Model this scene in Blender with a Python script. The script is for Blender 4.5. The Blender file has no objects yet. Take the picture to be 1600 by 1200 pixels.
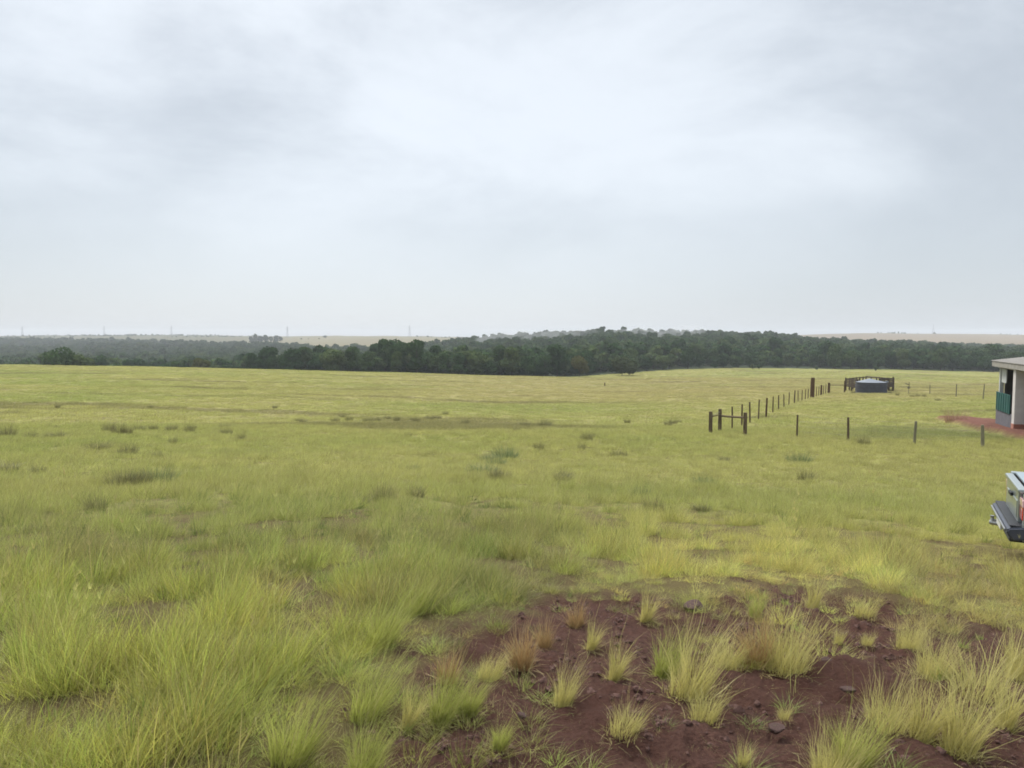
import bpy, bmesh, math, random
import numpy as np
from mathutils import Vector, Matrix

C = bpy.context.scene.collection
SC = bpy.context.scene
rad = math.radians

# ------------------------------------------------------------------ camera
F, HOR, EYE = 1150.0, 528.0, 1.6           # focal length and horizon row in 1600x1200 px, eye height
PITCH = math.atan((600 - HOR) / F)
cam_d = bpy.data.cameras.new('camera')
cam_d.sensor_width = 36; cam_d.lens = 36 * F / 1600
cam_d.clip_start = 0.05; cam_d.clip_end = 20000
cam = bpy.data.objects.new('camera', cam_d); C.objects.link(cam)
cam.location = (0, 0, EYE); cam.rotation_euler = (rad(90) - PITCH, 0, 0)
SC.camera = cam
cam_d.dof.use_dof = True; cam_d.dof.focus_distance = 60; cam_d.dof.aperture_fstop = 8.0   # the near ground is a little soft

# ------------------------------------------------------------------ view, sky, sun
SC.view_settings.view_transform = 'Standard'
SC.view_settings.look = 'None'
SC.view_settings.gamma = 1
SC.view_settings.exposure = 1.38
SC.render.engine = 'CYCLES'
cy = SC.cycles
cy.max_bounces = 8; cy.diffuse_bounces = 3; cy.transmission_bounces = 4
cy.transparent_max_bounces = 6; cy.volume_bounces = 0; cy.glossy_bounces = 2
cy.use_denoising = True
cy.use_adaptive_sampling = True
cy.filter_width = 1.7
SUN_EL, SUN_ROT = rad(52), rad(-25)        # high, a little to the left behind the cloud

w = bpy.data.worlds.new('World'); SC.world = w
w.use_nodes = True
nt = w.node_tree; N = nt.nodes; L = nt.links
N.clear()
def nd(tree, t, **kw):
    n = tree.nodes.new(t)
    for k, v in kw.items():
        if k.startswith('i_'):
            key = k[2:]
            n.inputs[int(key) if key.isdigit() else key].default_value = v
        else:
            setattr(n, k, v)
    return n
out = nd(nt, 'ShaderNodeOutputWorld')
bg = nd(nt, 'ShaderNodeBackground'); bg.inputs[1].default_value = 1.0
L.new(bg.outputs[0], out.inputs[0])
sky = nd(nt, 'ShaderNodeTexSky', sky_type='NISHITA', sun_disc=False, sun_elevation=SUN_EL, sun_rotation=SUN_ROT)
skym = nd(nt, 'ShaderNodeVectorMath', operation='SCALE'); skym.inputs['Scale'].default_value = 0.1
L.new(sky.outputs[0], skym.inputs[0])
tc = nd(nt, 'ShaderNodeTexCoord')
sep = nd(nt, 'ShaderNodeSeparateXYZ'); L.new(tc.outputs['Generated'], sep.inputs[0])
def mth(tree, op, a, b=None, c=None, clamp=False):
    m = tree.nodes.new('ShaderNodeMath'); m.operation = op; m.use_clamp = clamp
    for i, v in enumerate((a, b, c)):
        if v is None: continue
        if isinstance(v, (int, float)): m.inputs[i].default_value = v
        else: tree.links.new(v, m.inputs[i])
    return m.outputs[0]
# soft cloud structure by direction, drawn out along one slant
mp = nd(nt, 'ShaderNodeMapping'); mp.inputs['Rotation'].default_value = (0, rad(-32), 0); mp.inputs['Scale'].default_value = (1.0, 1.2, 2.3); mp.inputs['Location'].default_value = (4.3, 2.2, 1.7)
L.new(tc.outputs['Generated'], mp.inputs[0])
nz = nd(nt, 'ShaderNodeTexNoise'); nz.inputs['Scale'].default_value = 2.1; nz.inputs['Detail'].default_value = 7; nz.inputs['Roughness'].default_value = 0.58; nz.inputs['Distortion'].default_value = 0.25
L.new(mp.outputs[0], nz.inputs['Vector'])
rp = nd(nt, 'ShaderNodeValToRGB')
rp.color_ramp.interpolation = 'EASE'
rp.color_ramp.elements[0].position = 0.34; rp.color_ramp.elements[0].color = (0.212, 0.230, 0.249, 1)
rp.color_ramp.elements[1].position = 0.72; rp.color_ramp.elements[1].color = (0.325, 0.344, 0.364, 1)
# the layer thins into an even veil near the horizon
veil = nd(nt, 'ShaderNodeMapRange', interpolation_type='SMOOTHSTEP'); veil.inputs[1].default_value = 0.02; veil.inputs[2].default_value = 0.30
L.new(sep.outputs[2], veil.inputs[0])
dv = mth(nt, 'MULTIPLY', mth(nt, 'SUBTRACT', nz.outputs[0], 0.48), 1.12)
# brighter cloud in front and above, where the layer is thinnest
d0 = Vector((-.13, 1, .49)).normalized()
dt = nd(nt, 'ShaderNodeVectorMath', operation='DOT_PRODUCT'); dt.inputs[1].default_value = d0; L.new(tc.outputs['Generated'], dt.inputs[0])
lobe = nd(nt, 'ShaderNodeMapRange', interpolation_type='SMOOTHSTEP'); lobe.inputs[1].default_value = 0.74; lobe.inputs[2].default_value = 1.0; lobe.inputs[3].default_value = -.03; lobe.inputs[4].default_value = .13
L.new(dt.outputs['Value'], lobe.inputs[0])
base_v = mth(nt, 'ADD', lobe.outputs[0], 0.44)
L.new(mth(nt, 'MULTIPLY_ADD', dv, veil.outputs[0], base_v), rp.inputs[0])
# an overcast sky is about three times as bright overhead as at the horizon
z2 = mth(nt, 'SUBTRACT', sep.outputs[2], 0.42)
z3 = mth(nt, 'MAXIMUM', z2, 0.0)
gain = mth(nt, 'MULTIPLY_ADD', z3, 4.6, 1.0)
cl = nd(nt, 'ShaderNodeVectorMath', operation='SCALE'); L.new(rp.outputs[0], cl.inputs[0]); L.new(gain, cl.inputs['Scale'])
mx = nd(nt, 'ShaderNodeMix', data_type='RGBA'); mx.inputs[0].default_value = 0.93
L.new(skym.outputs[0], mx.inputs[6]); L.new(cl.outputs[0], mx.inputs[7])
L.new(mx.outputs[2], bg.inputs[0])

sun_d = bpy.data.lights.new('sun', 'SUN'); sun_d.energy = 1.5; sun_d.angle = rad(18); sun_d.color = (1, 0.95, 0.87)
sun = bpy.data.objects.new('sun', sun_d); C.objects.link(sun)
# Nishita: rotation measured from +Y clockwise
sd = Vector((math.sin(SUN_ROT) * math.cos(SUN_EL), math.cos(SUN_ROT) * math.cos(SUN_EL), math.sin(SUN_EL)))
sun.rotation_euler = sd.to_track_quat('Z', 'Y').to_euler()
sun.location = (0, 0, 60)

# ------------------------------------------------------------------ helpers
RNG = np.random.default_rng(7)
random.seed(7)

def ray(col, row):
    """direction through a photo pixel, scaled so that its depth (y) is 1"""
    xc = (col - 800) / F; yc = (600 - row) / F
    fy = math.cos(PITCH) + yc * math.sin(PITCH)
    uz = yc * math.cos(PITCH) - math.sin(PITCH)
    return xc / fy, uz / fy

def vnoise(x, y, seed=0):
    xi = np.floor(x).astype(np.int64); yi = np.floor(y).astype(np.int64)
    fx = x - xi; fy = y - yi
    fx = fx * fx * (3 - 2 * fx); fy = fy * fy * (3 - 2 * fy)
    def h(a, b):
        n = (a * 374761393 + b * 668265263 + seed * 974634777) & 0xFFFFFFFF
        n = ((n ^ (n >> 13)) * 1274126177) & 0xFFFFFFFF
        n = n ^ (n >> 16)
        return (n & 0xFFFFFF) / float(0xFFFFFF)
    a = h(xi, yi); b = h(xi + 1, yi); c = h(xi, yi + 1); d = h(xi + 1, yi + 1)
    return (a * (1 - fx) + b * fx) * (1 - fy) + (c * (1 - fx) + d * fx) * fy
def fbm(x, y, oct=4, seed=0, rough=0.5):
    s = 0; a = 1; t = 0
    for i in range(oct):
        s = s + a * vnoise(x * 2 ** i + 17.3 * i, y * 2 ** i - 9.1 * i, seed + i); t += a; a *= rough
    return s / t
def sstep(a, b, x):
    t = np.clip((x - a) / (b - a), 0, 1); return t * t * (3 - 2 * t)

DD = np.array([0, 2.6, 5, 9.5, 16, 25, 38, 60, 85, 110, 150, 200, 235, 270, 340, 450, 600, 800, 1100, 1500, 2100, 3000, 9000], float)
TAB = {  # drop of the land below the eye, by photo column and distance
 0:    [1.6, 1.6, 1.80, 2.4, 3.1, 3.8, 4.5, 5.3, 5.9, 6.4, 6.9, 7.3, 10, 14, 20, 24, 24, 21, 15, 6, -5.5, 0, 60],
 200:  [1.6, 1.6, 1.80, 2.4, 3.1, 3.8, 4.55, 5.4, 6.0, 6.6, 7.2, 7.75, 10, 14, 20, 24, 24, 20, 14, 6, -7.5, 0, 60],
 400:  [1.6, 1.6, 1.80, 2.4, 3.15, 3.9, 4.7, 5.7, 6.4, 7.0, 7.8, 8.55, 11, 15, 20, 23, 22, 18.5, 13.5, 6, -4.5, 0, 60],
 600:  [1.6, 1.6, 1.80, 2.4, 3.2, 4.05, 4.8, 5.9, 6.8, 7.6, 8.8, 9.6, 11, 13.5, 17, 20, 19.5, 17.5, 10, 2.5, -5, 5, 60],
 800:  [1.6, 1.6, 1.81, 2.45, 3.3, 4.2, 4.9, 6.1, 7.1, 8.0, 9.4, 10.5, 12.3, 14.3, 16.5, 16.5, 10.5, 3.5, 8, 6, 0, 5, 60],
 950:  [1.6, 1.6, 1.82, 2.5, 3.4, 4.3, 5.0, 6.2, 7.2, 8.2, 9.8, 10.9, 13.2, 14.3, 14.5, 12, 6, -1.0, 8, 6, 0, 5, 60],
 1150: [1.6, 1.62, 1.83, 2.55, 3.45, 4.3, 5.05, 6.2, 7.1, 7.9, 9.5, 10.9, 13.0, 13.6, 13.9, 12, 7, 1.5, 8, 5, -3, 5, 60],
 1350: [1.6, 1.62, 1.86, 2.65, 3.55, 4.35, 5.0, 6.0, 7.0, 7.9, 9.8, 11.8, 13.0, 13.8, 14.6, 15, 13, 11.5, 10, 2, -13, 0, 60],
 1600: [1.6, 1.63, 1.90, 2.8, 3.7, 4.4, 4.9, 5.9, 6.9, 8.2, 10.4, 12.8, 14, 15, 15.8, 17, 17.5, 18.5, 12, 3, -9, 0, 60],
}
COLS = np.array(sorted(TAB), float)
TT = np.array([TAB[int(c)] for c in COLS], float)
LD = np.log(DD + 3)
# finite-difference tangents along distance
SL = np.zeros_like(TT)
d = np.diff(TT, axis=1) / np.diff(LD)
SL[:, 1:-1] = np.where(d[:, :-1] * d[:, 1:] > 0, 2 * d[:, :-1] * d[:, 1:] / (d[:, :-1] + d[:, 1:] + 1e-9), 0)
SL[:, -1] = d[:, -1]
def drop_at(col, dist):
    dist = np.clip(dist, 0, 8999); ld = np.log(dist + 3)
    j = np.clip(np.searchsorted(LD, ld, side='right') - 1, 0, len(LD) - 2)
    h = LD[j + 1] - LD[j]; t = (ld - LD[j]) / h
    col = np.clip(col, COLS[0], COLS[-1] - 1e-6)
    i = np.clip(np.searchsorted(COLS, col, side='right') - 1, 0, len(COLS) - 2)
    s = (col - COLS[i]) / (COLS[i + 1] - COLS[i])
    s = 0.5 * s + 0.5 * s * s * (3 - 2 * s)
    def herm(ii):
        p0 = TT[ii, j]; p1 = TT[ii, j + 1]; m0 = SL[ii, j] * h; m1 = SL[ii, j + 1] * h
        return (2*t**3 - 3*t*t + 1)*p0 + (t**3 - 2*t*t + t)*m0 + (-2*t**3 + 3*t*t)*p1 + (t**3 - t*t)*m1
    return herm(i) * (1 - s) + herm(i + 1) * s
MEANT = 0.5
def ground_z(x, y):
    x = np.asarray(x, float); y = np.asarray(y, float)
    r = np.hypot(x, y); az = np.arctan2(x, y)
    azc = np.clip(az, -0.62, 0.62)
    col = 800 + F * np.tan(azc); dist = r * np.cos(azc)
    dr = drop_at(col, dist)
    # behind the camera both flanks blend into one
    b = sstep(1.2, math.pi, np.abs(az)) * 0.5
    dr2 = drop_at(np.where(az > 0, 0.0, 1600.0) , dist)
    dr = dr * (1 - b) + dr2 * b
    z = EYE - dr
    amp = np.clip(r / 60, 0, 1) * sstep(260, 60, r)
    z = z + (fbm(x * .11, y * .11, 3, 5) - .5) * .35 * np.clip(r / 25, 0, 1) * sstep(400, 150, r)
    z = z + (fbm(x * .012, y * .012, 3, 9) - .5) * 4.5 * sstep(380, 900, r)
    z = z + (fbm(x * .9, y * .9, 4, 3) - .5) * .10 * sstep(60, 15, r)
    return z
def gz(x, y): return float(ground_z(np.array([x]), np.array([y]))[0])
def at(col, row, dist):
    """point at photo column and row at a distance; at_g drops it on the land"""
    a, b = ray(col, row); return Vector((a * dist, dist, EYE + b * dist))
def at_g(col, row, dist):
    p = at(col, row, dist); return Vector((p.x, p.y, gz(p.x, p.y)))
def colof(x, y): return 800 + F * x / np.maximum(y, 0.1)

# ------------------------------------------------------------------ land cover (all in metres on the ground)
def hit(col, row):
    """where the line of sight through a pixel meets the land: used once, to read the outline of the bare earth off the photo"""
    a, b = ray(col, row)
    lo = 1.5
    dd = np.geomspace(1.5, 400, 1500)
    zz = ground_z(a * dd, dd); k = np.argmax(EYE + b * dd < zz)
    return a * dd[k], dd[k]
POLY = [(475, 1260), (560, 1120), (600, 1065), (690, 1035), (740, 985), (830, 975), (870, 930), (960, 925), (1080, 935), (1180, 905), (1300, 925), (1380, 925), (1480, 935), (1560, 985), (1700, 1010), (2300, 1250), (1800, 1500), (900, 1600), (480, 1500)]
POLYG = []
for c_, r_ in POLY:
    if r_ < 1300: POLYG.append(hit(c_, r_))
POLYG += [(3.6, 0.4), (0.5, -0.6), (-0.9, 0.6)]
def poly_sd(x, y, P):
    P = np.array(P); n = len(P); d2 = np.full(x.shape, 1e9); ins = np.zeros(x.shape, bool)
    for i in range(n):
        ax, ay = P[i]; bx, by = P[(i + 1) % n]
        ex, ey = bx - ax, by - ay
        t = np.clip(((x - ax) * ex + (y - ay) * ey) / (ex * ex + ey * ey + 1e-9), 0, 1)
        d2 = np.minimum(d2, (x - ax - t * ex) ** 2 + (y - ay - t * ey) ** 2)
        c = ((ay > y) != (by > y)) & (x < (bx - ax) * (y - ay) / (by - ay + 1e-12) + ax)
        ins ^= c
    d = np.sqrt(d2); return np.where(ins, d, -d)
def bare(x, y):
    """1 on the bare red-brown earth in front of the camera"""
    sd_ = poly_sd(x, y, POLYG)
    n = (fbm(x * 1.3, y * 1.3, 3, 31) - .5) * 1.5 + (fbm(x * 5.5, y * 5.5, 3, 35) - .5) * 1.3
    return sstep(-.22, .22, sd_ + n * .62 + .02)
BX, BY = 24.2, 38.0
def bank(x, y):
    """1 on the red clay bank in front of the farmhouse"""
    # a strip running from left-far to right-near
    p0 = np.array(at_g(1484, 650, 50))[:2]; p1 = np.array(at_g(1610, 672, 38.4))[:2]
    e = p1 - p0; l = np.hypot(*e); e = e / l
    s = (x - p0[0]) * e[0] + (y - p0[1]) * e[1]
    t = (x - p0[0]) * -e[1] + (y - p0[1]) * e[0]
    n = (fbm(x * .8, y * .8, 3, 77) - .5)
    wdt = .9 + 1.0 * np.clip(s / l, 0, 1.3)
    return sstep(.3, -.1, np.abs(t + n * .5) - wdt) * sstep(-.6, .6, s) * sstep(l + 12, l + 8, s)
EC = np.array([-900, 0, 200, 400, 560, 700, 780, 850, 905, 950, 1050, 1150, 1350, 1600, 2600], float)
EV = np.array([290, 290, 285, 262, 246, 250, 256, 262, 275, 292, 330, 342, 345, 338, 338], float)
BC = np.array([-900, 0, 200, 400, 500, 600, 700, 800, 950, 1150, 1350, 1600, 2600], float)
BV = np.array([1450, 1450, 1350, 1150, 900, 840, 860, 980, 980, 980, 960, 960, 960], float)
def wood(x, y):
    c = colof(x, y); e = np.interp(c, EC, EV); b = np.interp(c, BC, BV)
    y2 = y + (fbm(x * .02, y * .02, 2, 41) - .5) * 12 * sstep(300, 600, y)
    return ((y2 > e) & (y2 < b)).astype(float)

def field_color(x, y):
    """albedo of the grass cover"""
    r = np.hypot(x, y); c = colof(x, y)
    a = fbm(x * .045, y * .045, 4, 11); b = fbm(x * .45, y * .45, 4, 21, .7); s = fbm(x * .03 + 5, y * .11, 3, 61)
    green = np.array([.300, .352, .082]); yel = np.array([.405, .400, .122]); straw = np.array([.435, .385, .160]); dull = np.array([.150, .138, .055])
    t = sstep(.3, .72, a * .55 + b * .3 + s * .25)
    col = green[None] * (1 - t[:, None]) + yel[None] * t[:, None]
    # straw-coloured middle distance
    m = sstep(55, 110, y) * sstep(-60, 10, x) * (.35 + .8 * s) * sstep(225, 200, y)
    m = np.clip(m, 0, .8)
    col = col * (1 - m[:, None]) + straw[None] * m[:, None]
    # bright dry yellow grass along the upper edge of the bare earth on the right
    m = np.clip(sstep(700, 1200, c) * sstep(3.2, 4.2, y) * sstep(15, 7.0, y) * (.5 + .55 * b), 0, .85)
    ye = np.array([.66, .61, .165])
    col = col * (1 - m[:, None]) + ye[None] * m[:, None]
    # fresher green in the near grass on the left
    m = sstep(900, 500, c) * sstep(7.5, 4, y) * (.35 + .5 * b)
    ge = np.array([.480, .490, .100])
    col = col * (1 - m[:, None]) + ge[None] * m[:, None]
    # lush strip below the clay bank
    m = sstep(1230, 1400, c) * sstep(33, 36, y) * sstep(46, 40, y) * .55
    lu = np.array([.16, .215, .065])
    col = col * (1 - m[:, None]) + lu[None] * m[:, None]
    k = sstep(.60, .75, fbm(x * .05 + 40, y * .20, 3, 71)) * .6 * sstep(18, 35, y)
    col = col * (1 - k[:, None]) + dull[None] * k[:, None]
    # brown dead thatch showing between the near clumps
    k = sstep(.50, .68, fbm(x * 1.1 + 7, y * 1.1, 3, 73)) * .42 * sstep(14, 7, y)
    br = np.array([.185, .135, .070])
    col = col * (1 - k[:, None]) + br[None] * k[:, None]
    far = sstep(900, 1100, y)[:, None]
    q = sstep(300, 520, c)[:, None]; q2 = sstep(1000, 1300, c)[:, None]
    fa = np.array([.085, .115, .065])[None] * (1 - q) + np.array([.255, .245, .140])[None] * q
    fa = fa * (1 - q2) + np.array([.30, .245, .165])[None] * q2
    fa = fa * (.8 + .4 * fbm(x * .004, y * .004, 3, 91)[:, None])
    return col * (1 - far) + fa * far

# ------------------------------------------------------------------ materials
def mat(name):
    m = bpy.data.materials.new(name); m.use_nodes = True
    m.node_tree.nodes.clear(); return m, m.node_tree
def simple(name, col, rough=.7, metal=0.0, nscale=8.0, namt=.25, bump=.0, spec=.4, col2=None, coat=0):
    m, t = mat(name)
    o = nd(t, 'ShaderNodeOutputMaterial'); p = nd(t, 'ShaderNodeBsdfPrincipled')
    t.links.new(p.outputs[0], o.inputs[0])
    p.inputs['Roughness'].default_value = rough; p.inputs['Metallic'].default_value = metal
    p.inputs['Specular IOR Level'].default_value = spec; p.inputs['Coat Weight'].default_value = coat
    tcx = nd(t, 'ShaderNodeTexCoord')
    n = nd(t, 'ShaderNodeTexNoise'); n.inputs['Scale'].default_value = nscale; n.inputs['Detail'].default_value = 5
    t.links.new(tcx.outputs['Object'], n.inputs['Vector'])
    mm = nd(t, 'ShaderNodeMix', data_type='RGBA')
    c2 = col2 or tuple(c * (1 - namt) for c in col)
    mm.inputs[6].default_value = (*col, 1); mm.inputs[7].default_value = (*c2, 1)
    fac = mth(t, 'MULTIPLY_ADD', n.outputs[0], 2.2, -.6, clamp=True)
    t.links.new(fac, mm.inputs[0]); t.links.new(mm.outputs[2], p.inputs['Base Color'])
    if bump:
        b = nd(t, 'ShaderNodeBump'); b.inputs['Strength'].default_value = bump; b.inputs['Distance'].default_value = .02
        t.links.new(n.outputs[0], b.inputs['Height']); t.links.new(b.outputs[0], p.inputs['Normal'])
    return m

def wood_mat(name, col, col2):
    m, t = mat(name)
    o = nd(t, 'ShaderNodeOutputMaterial'); p = nd(t, 'ShaderNodeBsdfPrincipled'); t.links.new(p.outputs[0], o.inputs[0])
    p.inputs['Roughness'].default_value = .9; p.inputs['Specular IOR Level'].default_value = .15
    tcx = nd(t, 'ShaderNodeTexCoord'); mpp = nd(t, 'ShaderNodeMapping'); mpp.inputs['Scale'].default_value = (14, 14, 1.6)
    t.links.new(tcx.outputs['Object'], mpp.inputs[0])
    n = nd(t, 'ShaderNodeTexNoise'); n.inputs['Scale'].default_value = 1.5; n.inputs['Detail'].default_value = 6
    t.links.new(mpp.outputs[0], n.inputs['Vector'])
    mm = nd(t, 'ShaderNodeMix', data_type='RGBA'); mm.inputs[6].default_value = (*col, 1); mm.inputs[7].default_value = (*col2, 1)
    fac = mth(t, 'MULTIPLY_ADD', n.outputs[0], 2.4, -.7, clamp=True)
    t.links.new(fac, mm.inputs[0]); t.links.new(mm.outputs[2], p.inputs['Base Color'])
    b = nd(t, 'ShaderNodeBump'); b.inputs['Strength'].default_value = .5; b.inputs['Distance'].default_value = .01
    t.links.new(n.outputs[0], b.inputs['Height']); t.links.new(b.outputs[0], p.inputs['Normal'])
    return m

def grass_mat(name, use_inst, fixed=None, trans=.5, var=.8):
    m, t = mat(name)
    o = nd(t, 'ShaderNodeOutputMaterial')
    if use_inst:
        a = nd(t, 'ShaderNodeAttribute', attribute_type='INSTANCER', attribute_name='tint'); base = a.outputs['Color']
    else:
        a = nd(t, 'ShaderNodeRGB'); a.outputs[0].default_value = (*fixed, 1); base = a.outputs[0]
    rr = nd(t, 'ShaderNodeAttribute', attribute_type='GEOMETRY', attribute_name='r')
    hh = nd(t, 'ShaderNodeAttribute', attribute_type='GEOMETRY', attribute_name='h')
    k = mth(t, 'MULTIPLY_ADD', rr.outputs['Fac'], var * 1.2, 1 - var * .6)
    sc = nd(t, 'ShaderNodeVectorMath', operation='SCALE'); t.links.new(base, sc.inputs[0]); t.links.new(k, sc.inputs['Scale'])
    # some blades have dried to straw, and tips are paler than sheaths
    mm = nd(t, 'ShaderNodeMix', data_type='RGBA'); mm.inputs[7].default_value = (.40, .33, .17, 1)
    dry = mth(t, 'GREATER_THAN', rr.outputs['Fac'], .86)
    f1 = mth(t, 'MULTIPLY', dry, .6)
    f2 = mth(t, 'MULTIPLY_ADD', hh.outputs['Fac'], .14, f1, clamp=True)
    t.links.new(f2, mm.inputs[0]); t.links.new(sc.outputs[0], mm.inputs[6])
    df = nd(t, 'ShaderNodeBsdfPrincipled'); df.inputs['Roughness'].default_value = .5; df.inputs['Specular IOR Level'].default_value = .3
    tr = nd(t, 'ShaderNodeBsdfTranslucent')
    t.links.new(mm.outputs[2], df.inputs['Base Color']); t.links.new(mm.outputs[2], tr.inputs['Color'])
    ms = nd(t, 'ShaderNodeMixShader'); ms.inputs[0].default_value = trans
    t.links.new(df.outputs[0], ms.inputs[1]); t.links.new(tr.outputs[0], ms.inputs[2]); t.links.new(ms.outputs[0], o.inputs[0])
    return m

def leaf_mat(name, c1, c2, c3, inst=False):
    m, t = mat(name)
    o = nd(t, 'ShaderNodeOutputMaterial')
    rr = nd(t, 'ShaderNodeAttribute', attribute_type='GEOMETRY', attribute_name='r')
    oi = nd(t, 'ShaderNodeObjectInfo')
    ra = nd(t, 'ShaderNodeValToRGB'); ra.color_ramp.elements[0].color = (*c1, 1); ra.color_ramp.elements[1].color = (*c3, 1)
    e = ra.color_ramp.elements.new(.5); e.color = (*c2, 1)
    v = mth(t, 'MULTIPLY', oi.outputs['Random'], .6); v = mth(t, 'MULTIPLY_ADD', rr.outputs['Fac'], .4, v)
    t.links.new(v, ra.inputs[0])
    df = nd(t, 'ShaderNodeBsdfDiffuse'); tr = nd(t, 'ShaderNodeBsdfTranslucent')
    t.links.new(ra.outputs[0], df.inputs[0]); t.links.new(ra.outputs[0], tr.inputs[0])
    ms = nd(t, 'ShaderNodeMixShader'); ms.inputs[0].default_value = .2
    t.links.new(df.outputs[0], ms.inputs[1]); t.links.new(tr.outputs[0], ms.inputs[2]); t.links.new(ms.outputs[0], o.inputs[0])
    return m

M = {}
M['grass'] = grass_mat('grass_blades', True)
M['tussock'] = grass_mat('tussock_blades', False, (.54, .49, .17), trans=.45, var=.6)
M['tussock_green'] = grass_mat('tussock_green_blades', False, (.38, .41, .095), trans=.45, var=.6)
M['tussock_dry'] = grass_mat('tussock_dry_blades', False, (.40, .26, .115), trans=.3, var=.6)
M['weed'] = grass_mat('weed_leaves', False, (.165, .160, .065), trans=.2, var=.7)
M['weed_green'] = grass_mat('weed_green_leaves', False, (.14, .20, .08), trans=.3, var=.7)
M['leaf'] = leaf_mat('wood_foliage', (.026, .054, .020), (.050, .088, .032), (.105, .132, .048))
M['leaf_olive'] = leaf_mat('olive_foliage', (.070, .078, .024), (.095, .095, .032), (.12, .115, .045))
M['bark'] = wood_mat('bark', (.07, .055, .042), (.035, .028, .022))
M['post'] = wood_mat('weathered_post', (.15, .11, .065), (.065, .048, .03))
M['post_brown'] = wood_mat('brown_post', (.12, .075, .038), (.06, .036, .02))
M['post_grey'] = wood_mat('grey_green_post', (.24, .22, .14), (.13, .12, .08))
M['plank'] = wood_mat('corral_plank', (.095, .072, .050), (.045, .034, .026))
M['wire'] = simple('wire', (.22, .21, .2), .5, .8, 30)
M['tank'] = simple('tank_wall', (.060, .064, .085), .7, 0, 2.5, .35, .2, col2=(.045, .045, .055))
M['lid'] = simple('tank_lid', (.20, .22, .25), .45, .2, 2, .3, .1)
M['stone'] = simple('stone', (.095, .052, .042), .9, 0, 9, .5, .6)
M['steel'] = simple('pylon_steel', (.22, .23, .24), .6, .5, 3, .2)
M['white'] = simple('whitewashed_pillar', (.58, .54, .52), .8, 0, 3, .18, .2)
M['red_base'] = simple('red_oxide_plaster', (.40, .17, .12), .85, 0, 3, .35, .3)
M['roof'] = simple('weathered_roof', (.27, .25, .225), .8, 0, 1.6, .28, .3)
M['fascia'] = simple('fascia', (.30, .28, .25), .85, 0, 3, .3, .2)
M['wall'] = simple('pale_plaster', (.52, .53, .52), .85, 0, 2, .25, .2)
M['low_wall'] = simple('grey_plinth', (.13, .125, .14), .9, 0, 3, .3, .3)
M['teal'] = simple('shaded_teal', (.008, .080, .072), .6, 0, 2, .25, .1)  # teal darkened so the colour carries the shade under the eave
M['shade_dark'] = simple('shade_dark_plaster', (.10, .095, .09), .9, 0, 3, .4, .3)  # dark tone paints in the shade inside the veranda
M['paint'] = simple('silver_paint', (.33, .37, .36), .32, .5, 6, .08, 0, coat=.6)
M['cover'] = simple('bed_cover', (.26, .31, .34), .45, .1, 6, .1, 0)
M['black'] = simple('black_plastic', (.025, .027, .03), .5, 0, 6, .2, .1)
M['chrome'] = simple('brushed_bumper', (.075, .082, .105), .42, .3, 6, .25, 0)
M['rubber'] = simple('rubber', (.02, .02, .02), .85, 0, 20, .3, .3)
M['rim'] = simple('rim', (.45, .46, .47), .35, .8, 5, .2, 0)
M['glass'] = simple('dark_glass', (.03, .04, .045), .05, 0, 2, .1, 0, spec=.8)
M['red_lens'] = simple('red_lens', (.55, .015, .02), .12, 0, 5, .1, 0, spec=.7, coat=.8)
M['pink_lens'] = simple('clear_lens', (.68, .42, .44), .12, 0, 5, .1, 0, spec=.7, coat=.8)
M['plate'] = simple('number_plate', (.55, .55, .53), .5, 0, 5, .1, 0)

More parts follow.
